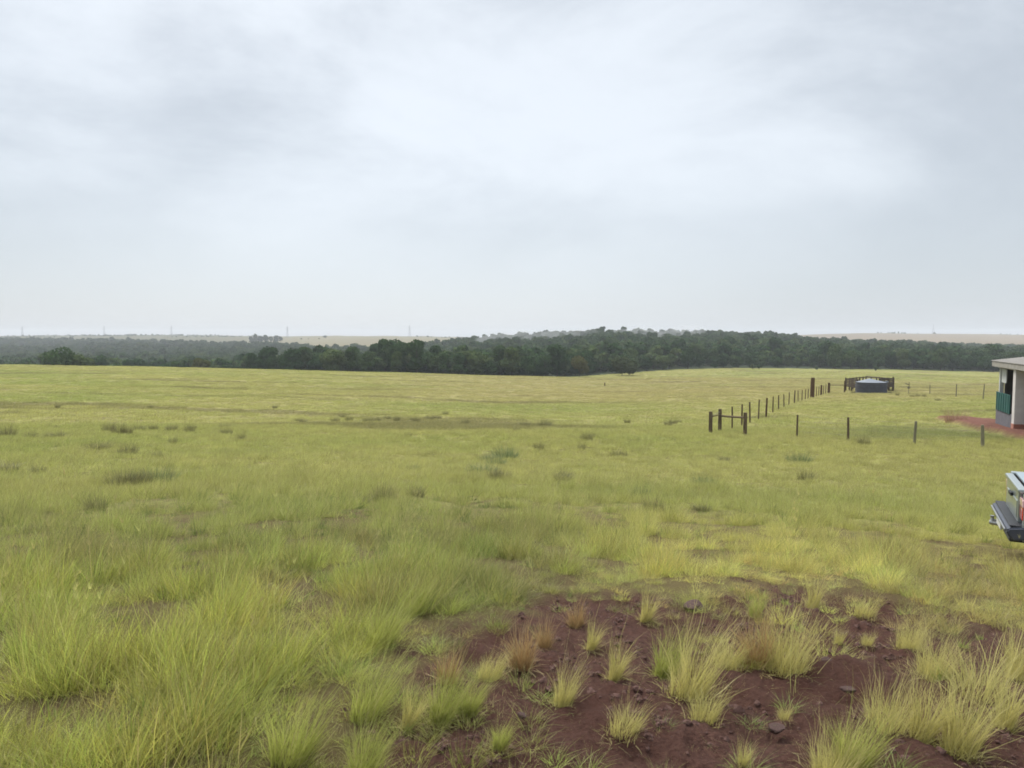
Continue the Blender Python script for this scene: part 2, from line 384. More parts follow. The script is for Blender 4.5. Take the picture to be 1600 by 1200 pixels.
# ------------------------------------------------------------------ mesh helpers
def tag(o, label=None, cat=None, group=None, kind=None):
    if label: o['label'] = label
    if cat: o['category'] = cat
    if group: o['group'] = group
    if kind: o['kind'] = kind
    return o
def link_mesh(name, me, material=None, parent=None):
    o = bpy.data.objects.new(name, me); C.objects.link(o)
    if material is not None: me.materials.append(material)
    if parent is not None: o.parent = parent
    return o
def empty(name, loc=(0, 0, 0), rz=0, **kw):
    o = bpy.data.objects.new(name, None); C.objects.link(o); o.empty_display_size = .2
    o.location = loc; o.rotation_euler = (0, 0, rz); return tag(o, **kw)
class MB:
    def __init__(s): s.bm = bmesh.new()
    def box(s, c, size, rot=None, bev=0.0):
        b2 = bmesh.new(); bmesh.ops.create_cube(b2, size=1)
        for v in b2.verts: v.co = Vector((v.co.x * size[0], v.co.y * size[1], v.co.z * size[2]))
        if bev: bmesh.ops.bevel(b2, geom=b2.edges[:], offset=bev, segments=2, affect='EDGES', profile=.6)
        Mx = Matrix.Translation(Vector(c)) @ (rot if rot is not None else Matrix.Identity(4))
        b2.transform(Mx); me = bpy.data.meshes.new('t'); b2.to_mesh(me); b2.free(); s.bm.from_mesh(me); bpy.data.meshes.remove(me); return s
    def tube(s, pts, radii, n=10, wob=0.0, flat_top=True):
        pts = [Vector(p) for p in pts]; rings = []
        for i, p in enumerate(pts):
            a = pts[max(i - 1, 0)]; b = pts[min(i + 1, len(pts) - 1)]
            q = (b - a).to_track_quat('Z', 'Y')
            rr = radii[i] if hasattr(radii, '__len__') else radii
            rings.append([s.bm.verts.new(p + q @ Vector((math.cos(2*math.pi*k/n) * rr * (1 + random.uniform(-wob, wob)), math.sin(2*math.pi*k/n) * rr * (1 + random.uniform(-wob, wob)), 0))) for k in range(n)])
        for A, B in zip(rings, rings[1:]):
            for k in range(n): s.bm.faces.new((A[k], A[(k+1) % n], B[(k+1) % n], B[k]))
        s.bm.faces.new(rings[0][::-1]); s.bm.faces.new(rings[-1]); return s
    def poly(s, prof, y0, y1, axis='y'):
        """extrude an (x,z) outline between y0 and y1"""
        A = [s.bm.verts.new((x, y0, z)) for x, z in prof]; B = [s.bm.verts.new((x, y1, z)) for x, z in prof]
        n = len(prof)
        s.bm.faces.new(A); s.bm.faces.new(B[::-1])
        for k in range(n): s.bm.faces.new((A[k], B[k], B[(k+1) % n], A[(k+1) % n]))
        return s
    def bevel(s, off, seg=2):
        bmesh.ops.bevel(s.bm, geom=s.bm.edges[:], offset=off, segments=seg, affect='EDGES'); return s
    def build(s, name, material, parent=None, smooth=False):
        bmesh.ops.recalc_face_normals(s.bm, faces=s.bm.faces[:])
        me = bpy.data.meshes.new(name); s.bm.to_mesh(me); s.bm.free()
        if smooth:
            for p in me.polygons: p.use_smooth = True
        return link_mesh(name, me, material, parent)
def mesh_np(name, V, Fq, attrs=None, material=None):
    me = bpy.data.meshes.new(name)
    V = np.asarray(V, np.float32); Fq = np.asarray(Fq, np.int32)
    me.vertices.add(len(V)); me.vertices.foreach_set('co', V.ravel())
    if len(Fq):
        k = Fq.shape[1]
        me.loops.add(Fq.size); me.loops.foreach_set('vertex_index', Fq.ravel())
        me.polygons.add(len(Fq)); me.polygons.foreach_set('loop_start', np.arange(0, Fq.size, k, dtype=np.int32))
    for n, a in (attrs or {}).items():
        a = np.asarray(a, np.float32)
        if a.ndim == 1: at_ = me.attributes.new(n, 'FLOAT', 'POINT'); at_.data.foreach_set('value', a)
        elif a.shape[1] == 3: at_ = me.attributes.new(n, 'FLOAT_VECTOR', 'POINT'); at_.data.foreach_set('vector', a.ravel())
        else: at_ = me.attributes.new(n, 'FLOAT_COLOR', 'POINT'); at_.data.foreach_set('color', a.ravel())
    me.update(calc_edges=True); me.validate()
    if material: me.materials.append(material)
    return me
def copy_tree(o, parent=None):
    c = o.copy(); C.objects.link(c)
    if parent is not None: c.parent = parent
    for ch in list(o.children): copy_tree(ch, c)
    return c

def blades(n, length, width, spread, lean, curve, rng, seg=4, lenvar=.35, wind=(0.12, 0.05)):
    """a tuft of n bent tapering blades; returns V, F, h, r"""
    ang = rng.uniform(0, 2*math.pi, n); rad0 = spread * np.sqrt(rng.uniform(0, 1, n))
    bx = rad0 * np.cos(ang); by = rad0 * np.sin(ang)
    Lh = length * (1 - lenvar + 2 * lenvar * rng.uniform(0, 1, n) ** 1.2)
    la = ang + rng.normal(0, .8, n); le = np.abs(rng.normal(lean, lean * .5, n)) + .03; cu = curve * rng.uniform(.2, 1.6, n)
    fa = rng.uniform(0, 2*math.pi, n); r = rng.uniform(0, 1, n); wd = width * rng.uniform(.6, 1.3, n)
    t = np.linspace(0, 1, seg + 1)
    V = []; Fc = []; hh = []; rr = []
    x = bx[:, None]; y = by[:, None]
    th = le[:, None] + cu[:, None] * t[None] ** 1.5
    ds = Lh[:, None] / seg
    hx = np.concatenate([np.zeros((n, 1)), np.cumsum(np.sin(th[:, :-1]) * ds, 1)], 1); hz = np.concatenate([np.zeros((n, 1)), np.cumsum(np.cos(th[:, :-1]) * ds, 1)], 1)
    X = x + hx * np.cos(la)[:, None] + wind[0] * hz * t[None]; Y = y + hx * np.sin(la)[:, None] + wind[1] * hz * t[None]; Z = hz - .03
    ww = wd[:, None] * (1 - t[None] ** 1.6 * .93) * .5
    P = np.stack([X - np.cos(fa)[:, None] * ww, Y - np.sin(fa)[:, None] * ww, Z], -1); Q = np.stack([X + np.cos(fa)[:, None] * ww, Y + np.sin(fa)[:, None] * ww, Z], -1)
    VV = np.stack([P, Q], 2).reshape(n, -1, 3)          # n, (seg+1)*2, 3
    base = (np.arange(n) * (seg + 1) * 2)[:, None, None]
    q = np.array([[2*i, 2*i+1, 2*i+3, 2*i+2] for i in range(seg)])[None]
    return VV.reshape(-1, 3), (base + q).reshape(-1, 4), np.repeat(t[None], n, 0).repeat(2, 1).ravel(), np.repeat(r, (seg + 1) * 2)
def merge(parts):
    V = []; Fc = []; h = []; r = []; o = 0
    for v, f, a, b in parts:
        V.append(v); Fc.append(f + o); h.append(a); r.append(b); o += len(v)
    return np.concatenate(V), np.concatenate(Fc), np.concatenate(h), np.concatenate(r)

# ------------------------------------------------------------------ the ground sheet
def build_ground():
    a1 = np.linspace(-rad(48), rad(48), 760); a2 = np.linspace(rad(48), rad(312), 120)[1:-1]
    az = np.concatenate([a1, a2]); r = np.concatenate([[.02, .3, .7], np.geomspace(1.0, 30, 300), np.geomspace(30, 450, 210)[1:], np.geomspace(450, 5000, 120)[1:]])
    na, nr = len(az), len(r)
    A, R_ = np.meshgrid(az, r); X = (R_ * np.sin(A)).ravel(); Y = (R_ * np.cos(A)).ravel()
    Z = ground_z(X, Y)
    bw = bare(X, Y) * (np.hypot(X, Y) < 20)
    bk = bank(X, Y) * (np.hypot(X, Y) < 70)
    Z += bw * ((fbm(X * 5, Y * 5, 5, 15, .6) - .5) * .14 + (fbm(X * 22, Y * 22, 2, 19) - .5) * .025) - bw * .02
    Z += bk * .30
    wd = wood(X, Y)
    fc = field_color(X, Y)
    lit = sstep(16, 9, np.hypot(X, Y))[:, None] * .85
    fc = fc * (1 - lit) + np.array([.125, .088, .046])[None] * lit
    cols = np.concatenate([fc * .85, np.ones((len(X), 1))], 1)
    i = np.arange(nr - 1)[:, None] * na; j = np.arange(na)[None]; j2 = (j + 1) % na
    Fc = np.stack([i + j, i + na + j, i + na + j2, i + j2], -1).reshape(-1, 4)[:, ::-1]
    m, t = mat('ground_cover')
    o = nd(t, 'ShaderNodeOutputMaterial'); p = nd(t, 'ShaderNodeBsdfPrincipled'); t.links.new(p.outputs[0], o.inputs[0])
    p.inputs['Roughness'].default_value = .95; p.inputs['Specular IOR Level'].default_value = .1
    g = nd(t, 'ShaderNodeNewGeometry')
    def noise(scale, det=5, rough=.6):
        n = nd(t, 'ShaderNodeTexNoise'); n.inputs['Scale'].default_value = scale; n.inputs['Detail'].default_value = det; n.inputs['Roughness'].default_value = rough
        t.links.new(g.outputs['Position'], n.inputs['Vector']); return n.outputs[0]
    def mix(f, a, b):
        mm = nd(t, 'ShaderNodeMix', data_type='RGBA')
        for s_, v in ((0, f), (6, a), (7, b)):
            if isinstance(v, (tuple, float, int)): mm.inputs[s_].default_value = v
            else: t.links.new(v, mm.inputs[s_])
        return mm.outputs[2]
    def attr(n): return nd(t, 'ShaderNodeAttribute', attribute_type='GEOMETRY', attribute_name=n)
    cover = attr('cover').outputs['Color']
    n1 = noise(3.0); n2 = noise(38.0, 6, .7); n3 = noise(.9, 4)
    litter = mix(mth(t, 'MULTIPLY_ADD', n1, 2.5, -.75, clamp=True), cover, (.11, .075, .040, 1))
    grassy = litter
    soil = mix(mth(t, 'MULTIPLY_ADD', n2, 2.6, -.8, clamp=True), (.048, .024, .020, 1), (.150, .078, .058, 1))
    soil = mix(mth(t, 'MULTIPLY_ADD', n3, 3.0, -1.1, clamp=True), soil, (.078, .036, .026, 1))
    red = mix(mth(t, 'MULTIPLY_ADD', n1, 2.5, -.75, clamp=True), (.20, .092, .066, 1), (.11, .052, .038, 1))
    c1 = mix(attr('bare').outputs['Fac'], grassy, soil)
    c2 = mix(attr('bank').outputs['Fac'], c1, red)
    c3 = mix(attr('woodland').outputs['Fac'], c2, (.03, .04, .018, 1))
    t.links.new(c3, p.inputs['Base Color'])
    b = nd(t, 'ShaderNodeBump'); b.inputs['Strength'].default_value = 1.0; b.inputs['Distance'].default_value = .05
    t.links.new(n2, b.inputs['Height']); t.links.new(b.outputs[0], p.inputs['Normal'])
    me = mesh_np('ground', np.stack([X, Y, Z], 1), Fc, {'bare': bw, 'bank': bk, 'woodland': wd, 'cover': cols}, m)
    for pl in (me.polygons,): pl.foreach_set('use_smooth', np.ones(len(me.polygons), bool))
    o = bpy.data.objects.new('ground', me); C.objects.link(o)
    tag(o, kind='structure', label='rolling pasture land with bare red earth in front and hills behind')
    return o
build_ground()

# ------------------------------------------------------------------ scatter through geometry nodes (uncountable stuff only)
def scatter(name, protos, P, idx, rz, scl, tint, label, tilt=None):
    me = mesh_np(name, P, np.zeros((0, 4), int), {'idx': idx.astype(float), 'rot': np.stack([np.zeros(len(P)) if tilt is None else tilt, np.zeros(len(P)), rz], 1), 'scl': scl,
                 'tint': np.concatenate([tint, np.ones((len(P), 1))], 1)})
    o = bpy.data.objects.new(name, me); C.objects.link(o); tag(o, kind='stuff', label=label)
    col = bpy.data.collections.new(name + '_kinds')
    for k, pm in enumerate(protos):
        po = bpy.data.objects.new('%s_kind_%02d' % (name, k), pm); col.objects.link(po)
    g = bpy.data.node_groups.new(name + '_scatter', 'GeometryNodeTree')
    g.interface.new_socket('Geometry', in_out='INPUT', socket_type='NodeSocketGeometry'); g.interface.new_socket('Geometry', in_out='OUTPUT', socket_type='NodeSocketGeometry')
    gi = g.nodes.new('NodeGroupInput'); go = g.nodes.new('NodeGroupOutput')
    ip = g.nodes.new('GeometryNodeInstanceOnPoints'); ci = g.nodes.new('GeometryNodeCollectionInfo')
    ci.inputs['Collection'].default_value = col; ci.inputs['Separate Children'].default_value = True; ci.inputs['Reset Children'].default_value = True
    def na_(n, ty):
        x = g.nodes.new('GeometryNodeInputNamedAttribute'); x.data_type = ty; x.inputs[0].default_value = n; return x.outputs[0]
    g.links.new(gi.outputs[0], ip.inputs['Points']); g.links.new(ci.outputs[0], ip.inputs['Instance'])
    ip.inputs['Pick Instance'].default_value = True
    g.links.new(na_('idx', 'FLOAT'), ip.inputs['Instance Index'])
    er = g.nodes.new('FunctionNodeEulerToRotation'); g.links.new(na_('rot', 'FLOAT_VECTOR'), er.inputs[0]); g.links.new(er.outputs[0], ip.inputs['Rotation'])
    g.links.new(na_('scl', 'FLOAT_VECTOR'), ip.inputs['Scale']); g.links.new(ip.outputs[0], go.inputs[0])
    md = o.modifiers.new('scatter', 'NODES'); md.node_group = g
    return o

def build_grass():
    rng = np.random.default_rng(11)
    protos = []
    for k in range(6):      # 0-5: near tufts, fine blades
        parts = [blades(80, .27, .0040, .11, [.3, .45, .25, .6, .35, .2][k], [.9, 1.3, .5, 1.1, .8, .6][k], rng, 4, .55), blades([14, 6, 22, 4, 12, 9][k], .46, .0034, .09, .15, .5, rng, 4, .5)]
        V, Fc, h, r = merge(parts); protos.append(mesh_np('tuft', V, Fc, {'h': h, 'r': r}, M['grass']))
    for k in range(5):      # 6-10: middle-distance tufts
        parts = [blades(70, .27, .009, .26, .35, .9, rng, 3), blades(12, .42, .006, .2, .15, .4, rng, 3)]
        V, Fc, h, r = merge(parts); protos.append(mesh_np('tuft', V, Fc, {'h': h, 'r': r}, M['grass']))
    for k in range(5):      # 11-15: far tufts
        parts = [blades(90, .24, .022, .75, .4, .9, rng, 2), blades(14, .40, .014, .7, .2, .4, rng, 2)]
        V, Fc, h, r = merge(parts); protos.append(mesh_np('tuft', V, Fc, {'h': h, 'r': r}, M['grass']))
    for k in range(4):      # 16-19: long thin flower stalks
        n_ = 5; st = blades(n_, .62, .0026, .06, .13, .35, rng, 5); parts = [st]
        tips = st[0].reshape(n_, 6, 2, 3).mean(2)
        for q in range(n_):      # open seed heads
            for f in (5, 4):
                b_ = blades(6, .045, .0022, .004, .30, .4, rng, 2); parts.append((b_[0] + tips[q, f] - np.array([0, 0, .02]), b_[1], b_[2], b_[3]))
        V, Fc, h, r = merge(parts); r = .87 + .13 * r
        protos.append(mesh_np('stalk', V, Fc, {'h': h, 'r': r}, M['grass']))
    for k in range(2):      # 20-21: small broad-leaved herbs among the grass
        parts = [blades(46, .10, .016, .07, .6, .8, rng, 3, .5), blades(8, .22, .009, .05, .25, .3, rng, 3)]
        V, Fc, h, r = merge(parts); protos.append(mesh_np('herb', V, Fc, {'h': h * .3, 'r': r * .8}, M['grass']))
    for k in range(3):      # 22-24: dead stems and leaves lying flat
        V, Fc, h, r = blades(18, .11, .0028, .20, 1.45, .05, rng, 1, .8, (0, 0)); V[:, 2] += .033
        protos.append(mesh_np('litter', V, Fc, {'h': h, 'r': .8 + .2 * r}, M['grass']))
    Ps = []; I = []; S = []; T = []
    def ring(r0, r1, dens, lo, hi, hs, half=54):
        area = rad(half) * (r1 * r1 - r0 * r0); n = int(area * dens)
        r = np.sqrt(rng.uniform(r0 * r0, r1 * r1, n)); a = rng.uniform(-rad(half), rad(half), n)
        x = r * np.sin(a); y = r * np.cos(a)
        bw = bare(x, y) if r0 < 20 else np.zeros(n)
        bk = bank(x, y) if 25 < r1 and r0 < 60 else np.zeros(n)
        pn = fbm(x * .9, y * .9, 3, 51)
        # tufts come in clumps
        clump = fbm(x * 2.3, y * 2.3, 3, 57)
        sdp = poly_sd(x, y, POLYG) if r0 < 20 else np.zeros(n)
        keep = (rng.uniform(0, 1, n) < (np.where(bw > .5, .5 * np.exp(-np.maximum(sdp, 0) / .6) * (clump > .42) + .03 * (clump > .48), 1 - .5 * bw) if lo < 22 else 1.0)) & (bk < .4)
        if r0 < 12 and lo < 20: keep &= rng.uniform(0, 1, n) < np.maximum(sstep(.43, .56, clump) * .96 + .04, .6 * sstep(-1.6, -.3, sdp))
        # the truck and the farmhouse stand on cleared ground
        keep &= ~((np.abs(x - 30) < 6) & (np.abs(y - 36) < 6.5))
        lx_ = (x - 6.35) * .9 + (y - 9.0) * -.42; ly_ = (x - 6.35) * .42 + (y - 9.0) * .9
        keep &= ~((lx_ > -.42) & (lx_ < 4.6) & (np.abs(ly_) < .95))
        x, y, pn, clump, r = x[keep], y[keep], pn[keep], clump[keep], r[keep]; n = len(x)
        big = fbm(x * .12, y * .12, 3, 81)
        s = hs * (.62 + .55 * pn + .35 * big) * rng.uniform(.75, 1.25, n)
        s *= (.55 + .85 * sstep(.42, .72, clump)) if r0 < 12 else 1
        s *= (.42 + .58 * sstep(.1, -.9, poly_sd(x, y, POLYG))) if r0 < 12 else 1
        tr_ = (np.abs(x - 8.0) < 3) & (np.abs(y - 8.4) < 2.0); s = np.where(tr_, s * .7, s)
        Ps.append(np.stack([x, y, ground_z(x, y) - .01], 1)); I.append(rng.integers(lo, hi, n)); S.append(np.stack([np.sqrt(s), np.sqrt(s), s], 1) if lo < 16 else np.stack([s, s, s], 1))
        if lo >= 22: s = rng.uniform(.6, 1.3, n)
        c = field_color(x, y)
        if lo == 20: c = c * np.array([[.5, .62, .6]])
        if lo == 22: c = c * .5 + np.array([[.13, .10, .06]])
        c = c * rng.uniform(.72, 1.28, (n, 1)) if r1 > 10 else c * rng.uniform(.5, 1.4, (n, 1)) * rng.uniform(.9, 1.1, (n, 3)) * rng.uniform(.95, 1.05, (n, 3)); T.append(c)
    ring(1.2, 8, 140, 0, 6, .46, 55)
    ring(8, 18, 48, 0, 6, .48)
    ring(14, 45, 16, 6, 11, .50)
    ring(40, 110, 2.4, 11, 16, .46)
    ring(105, 215, 1.3, 11, 16, .52, 50)
    ring(215, 345, .45, 11, 16, .6, 50)
    ring(1.8, 9, 5, 16, 20, .75, 50)
    ring(9, 30, 2.4, 16, 20, .62)
    ring(30, 60, .4, 16, 20, .8)
    ring(1.5, 14, 9, 20, 22, .7, 50)
    ring(1.2, 8, 45, 22, 25, 1.0, 50)
    P = np.concatenate(Ps); I = np.concatenate(I); S = np.concatenate(S); T = np.concatenate(T)
    ok = wood(P[:, 0], P[:, 1]) < .5
    P, I, S, T = P[ok], I[ok], S[ok], T[ok]
    print('grass tufts', len(P))
    scatter('grass', protos, P, I, rng.uniform(-1.3, 1.3, len(P)), S, T, 'long yellow green pasture grass covering the field')
build_grass()

# ------------------------------------------------------------------ trees
def crown_mesh(rng, lobes, n, size, material, name='crown'):
    """leaf clumps spread through a crown built of uneven lobes (x,y,z,rx,rz)"""
    lob = np.array(lobes); wts = lob[:, 3] ** 2; wts = wts / wts.sum()
    k = rng.choice(len(lob), n, p=wts)
    d = rng.normal(0, 1, (n, 3)); d /= np.linalg.norm(d, axis=1)[:, None]
    rr = rng.uniform(.55, 1.08, n) ** .6
    c = lob[k, :3] + d * np.stack([lob[k, 3], lob[k, 3], lob[k, 4]], 1) * rr[:, None]
    nn = d + rng.normal(0, .55, (n, 3)); nn /= np.linalg.norm(nn, axis=1)[:, None]
    u = np.cross(nn, rng.normal(0, 1, (n, 3))); u /= np.linalg.norm(u, axis=1)[:, None]; v = np.cross(nn, u)
    s = size * rng.uniform(.5, 1.3, n)[:, None]
    V = np.stack([c - u * s - v * s * .6, c + u * s * .8 - v * s, c + u * s + v * s * .7, c - u * s * .7 + v * s], 1).reshape(-1, 3)
    Fc = np.arange(4 * n).reshape(n, 4)
    r = np.repeat(np.clip(rng.uniform(0, 1, n) * .6 + .4 * rng.uniform(0, 1, len(lob))[k], 0, 1), 4)
    return mesh_np(name, V, Fc, {'r': r}, material)
def lobes_tree(rng, H=9.0, W=3.6, low=.22, nl=11):
    L_ = [(0, 0, H * .68, W * .62, H * .26)]
    for i in range(nl):
        a = rng.uniform(0, 2 * math.pi); q = rng.uniform(.25, 1)
        z = H * (low + (1 - low) * rng.uniform(.12, .86)); ww = W * q * math.sqrt(max(.15, 1 - abs(z / H - .55) * 1.4))
        s = rng.uniform(.32, .52) * W
        L_.append((ww * math.cos(a) * .75, ww * math.sin(a) * .75, z, s, s * rng.uniform(.65, .95)))
    return L_
def trunk_mesh(rng, H, parent_name='trunk'):
    mb = MB(); lean = rng.uniform(-.3, .3, 2)
    mb.tube([(0, 0, -.4), (lean[0]*.2, lean[1]*.2, H*.2), (lean[0]*.7, lean[1]*.7, H*.45), (lean[0], lean[1], H*.75)], [.24, .19, .13, .05], 8, .08)
    for i in range(5):
        a = rng.uniform(0, 6.28); z0 = H * rng.uniform(.22, .5); l = H * rng.uniform(.2, .33)
        mb.tube([(lean[0]*.5, lean[1]*.5, z0), (math.cos(a)*l*.5, math.sin(a)*l*.5, z0 + l*.5), (math.cos(a)*l, math.sin(a)*l, z0 + l*1.1)], [.09, .06, .02], 6, .05)
    bmesh.ops.recalc_face_normals(mb.bm, faces=mb.bm.faces[:])
    me = bpy.data.meshes.new('trunk'); mb.bm.to_mesh(me); mb.bm.free(); me.materials.append(M['bark']); return me

trng = np.random.default_rng(23)
TREES = []
for k in range(6):
    H = [9.0, 10.0, 8.0, 9.5, 7.5, 8.5][k]; W = [3.7, 3.5, 4.2, 3.9, 3.4, 4.4][k]
    TREES.append((crown_mesh(trng, lobes_tree(trng, H, W, .1, 12), 2600, .30, M['leaf']), trunk_mesh(trng, H)))
def tree(name, x, y, rz, s, k, label, group=None, sz=None, crown=None, cat='tree'):
    e = empty(name, (x, y, gz(x, y)), rz, label=label, cat=cat, group=group)
    e.scale = (s, s, sz or s)
    c = bpy.data.objects.new('crown', crown or TREES[k][0]); C.objects.link(c); c.parent = e
    t = bpy.data.objects.new('trunk', TREES[k][1]); C.objects.link(t); t.parent = e
    return e
# the front rank of the wood: each tree its own object
def front_trees():
    rng = np.random.default_rng(5)
    cols = []; pts = []
    tries = 0
    while len(pts) < 235 and tries < 20000:
        tries += 1
        c = rng.uniform(-60, 1680); e = float(np.interp(c, EC, EV)); dd = e + 1 + 30 * rng.uniform(0, 1) ** 1.5
        x = (c - 800) / F * dd
        if any((x - q[0]) ** 2 + (dd - q[1]) ** 2 < 5.0 ** 2 for q in pts): continue
        pts.append((x, dd, c))
    for x, y, c in pts:
        s = rng.uniform(.66, 1.2)
        if 470 < c < 760: s *= 1.08
        if 1050 < c < 1300: s *= .8
        if c < 380: s *= .72
        if c < 380: lab = 'dark broadleaf tree whose top just clears the left rise of the pasture'
        elif c < 500: lab = 'dark broadleaf tree at the wood edge where the left rise ends'
        elif c < 760: lab = 'very dark tall broadleaf tree at the near edge of the wood, mid-picture'
        elif c < 1030: lab = 'dark green tree at the wood edge below the wooded hill'
        elif c < 1300: lab = 'dark green tree at the wood edge beyond the long post fence'
        else: lab = 'blurred dark green tree at the wood edge behind the corral and farmhouse'
        tree('broadleaf_tree', x, y, rng.uniform(0, 6.28), s, int(rng.integers(0, 6)), lab, 'trees along the front edge of the wood: ' + lab.split(' tree ')[1], sz=s * rng.uniform(.75, 1.2))
front_trees()

def build_forest():
    rng = np.random.default_rng(8)
    protos = []
    for k in range(8):
        H = rng.uniform(7.0, 10); W = rng.uniform(3.3, 4.6)
        protos.append(crown_mesh(rng, lobes_tree(rng, H, W, .15, 9), 420, .62, M['leaf'], 'wood_crown'))
    xs = []; ys = []
    n = 120000
    y = np.sqrt(rng.uniform(245 ** 2, 1480 ** 2, n)); u = rng.uniform(-1.1, 1.1, n); x = u * y
    c = colof(x, y); e = np.interp(c, EC, EV)
    keep = (wood(x, y) > .5) & (y > e + 24)
    # thinner stand with glades far off on the left
    gl = fbm(x * .006, y * .012, 3, 33)
    keep &= ~((c < 520) & (y > 900) & (gl > .56))
    x, y = x[keep], y[keep]
    # grid thinning: one tree per cell
    cell = np.where(y < 600, 6.0, 7.5); key = np.stack([np.floor(x / cell), np.floor(y / cell), cell], 1)
    _, ui = np.unique(key, axis=0, return_index=True); x, y = x[ui], y[ui]
    # hedges and groves on the far pale hills
    gx = []; gy = []
    for (cc, dd, wx, wy, m) in [(60, 1900, 120, 25, 60), (0, 1750, 90, 20, 50), (240, 2000, 150, 18, 90), (190, 1900, 60, 12, 30), (330, 1850, 60, 20, 40), (300, 2050, 90, 8, 24), (1395, 2060, 30, 6, 22), (1460, 2040, 8, 5, 4), (1570, 2080, 20, 5, 6), (480, 1600, 20, 6, 5), (690, 1900, 60, 20, 24), (120, 2060, 90, 8, 24)]:
        qx = (cc - 800) / F * dd + rng.normal(0, wx, m); qy = dd + rng.normal(0, wy, m); gx.append(qx); gy.append(qy)
    x = np.concatenate([x] + gx); y = np.concatenate([y] + gy); n = len(x)
    s = rng.uniform(.62, 1.28, n); s = np.where(y > 1550, s * .45, np.where(y > 600, s * .88, s))
    print('wood crowns', n)
    P = np.stack([x, y, ground_z(x, y) - .8], 1)
    scatter('forest', protos, P, rng.integers(0, 8, n), rng.uniform(0, 6.28, n), np.stack([s, s, s * rng.uniform(.75, 1.15, n)], 1), np.ones((n, 3)), 'dense dark green wood covering the valley and the hill')
build_forest()

# trees and bushes that stand out on their own
def bush_crown(rng, W, H, n, size, material, nl=9):
    L_ = []
    for i in range(nl):
        a = rng.uniform(0, 6.28); q = rng.uniform(0, .8)
        s = rng.uniform(.3, .45) * min(W, H * 1.3)
        L_.append((W * q * math.cos(a) * .75, W * q * math.sin(a) * .75, H * rng.uniform(.25, .65), s, s * .8))
    return crown_mesh(rng, L_, n, size, material)
brng = np.random.default_rng(77)
def bush(name, col, row, dist, W, H, label, material, n=1500, size=.3, cat='bush', sx=1.0):
    p = at_g(col, row, dist); e = empty(name, p, 0, label=label, cat=cat)
    cr = bush_crown(brng, W, H, n, size, material); c = link_mesh('crown', cr, None, e); c.scale.x = sx
    t = bpy.data.objects.new('trunk', TREES[0][1]); C.objects.link(t); t.parent = e; t.scale = (.6, .6, H / 11)
    return e
bush('round_bush', 88, 565, 222, 9.0, 5.6, 'dark green bush standing over the left skyline of the pasture, wider one', M['leaf'], 2600, .3)
bush('round_bush', 122, 566, 226, 5.5, 4.2, 'small dark green bush beside the wide bush on the left rise', M['leaf'], 1600, .3)
bush('pale_bush', 905, 572, 268, 5.6, 9.4, 'olive yellow bush lighter than the dark wood edge around it', M['leaf_olive'], 2400, .3)
bush('pale_bush', 972, 572, 280, 6.6, 8.2, 'broad rounded dull green bush at the wood edge beside the olive bush', leaf_mat('dull_foliage', (.045, .062, .024), (.058, .075, .03), (.078, .09, .038)), 2800, .3)
bush('pale_bush', 310, 565, 262, 4.6, 9.0, 'low olive bush behind the left rise of the pasture', M['leaf_olive'], 1600, .3)
for c_, d_, s_, lab in [(1176, 330, 3.4, 'left one of two small dark shrubs in front of the wood beyond the fence'), (1186, 332, 2.2, 'right and lower one of two small dark shrubs in front of the wood'), (1368, 325, 3.0, 'small dark shrub on the far field above the water tank'), (1276, 334, 1.8, 'tiny dark shrub on the far field above the big strainer post')]:
    bush('small_shrub', c_, 578, d_, s_ * .5, s_, lab, M['leaf'], 420, .22, 'shrub')
def ridge_tree(col, dist, k, s, label, sz=None):
    p = at_g(col, 526, dist); return tree('ridge_tree', p.x, p.y, .4, s, k, label, sz=sz)
for i, (c_, s_) in enumerate([(392, 1.5), (399, 1.85), (407, 1.75), (415, 1.65), (423, 1.65), (431, 1.45), (438, 1.2)]):
    e_ = ridge_tree(c_, 1350 + 4 * i, i % 6, s_ * .95, ['leftmost and low', 'tallest', 'second tallest', 'middle', 'fourth', 'second rightmost', 'rightmost and lowest'][i] + ' tree of the dark grove on the far pale ridge')
    e_['group'] = 'trees of the dark grove on the far pale ridge'
ridge_tree(508, 1720, 2, 1.25, 'lone rounded tree standing on the pale ridge line', sz=.75)

# ------------------------------------------------------------------ fences
prng = random.Random(4)
def post_mesh(parent, name, h, r, material, lean=0.02, base=None, sub=.25, label=None):
    lx, ly = prng.uniform(-lean, lean) * h, prng.uniform(-lean, lean) * h
    mb = MB(); mb.tube([(0, 0, -sub), (lx*.4, ly*.4, h*.4), (lx*.8, ly*.8, h*.8), (lx, ly, h)], [r*1.05, r, r*.97, r*.9], 9, .07)
    o = mb.build(name, material, parent)
    if base is not None: o.location = base
    if label: o['label'] = label
    return o, (lx, ly)
def wires(parent, tops, heights, sag=.02, r=.0022):
    """strands run post to post at the given fractions of height"""
    for f in heights:
        mb = MB(); pts = []
        for i, (p, h) in enumerate(tops):
            pts.append(Vector((p.x, p.y, p.z + h * f)))
            if i + 1 < len(tops):
                q, h2 = tops[i + 1]; a = pts[-1]; b = Vector((q.x, q.y, q.z + h2 * f)); pts.append((a + b) / 2 - Vector((0, 0, sag)))
        mb.tube(pts, r, 4); mb.build('wire', M['wire'], parent)
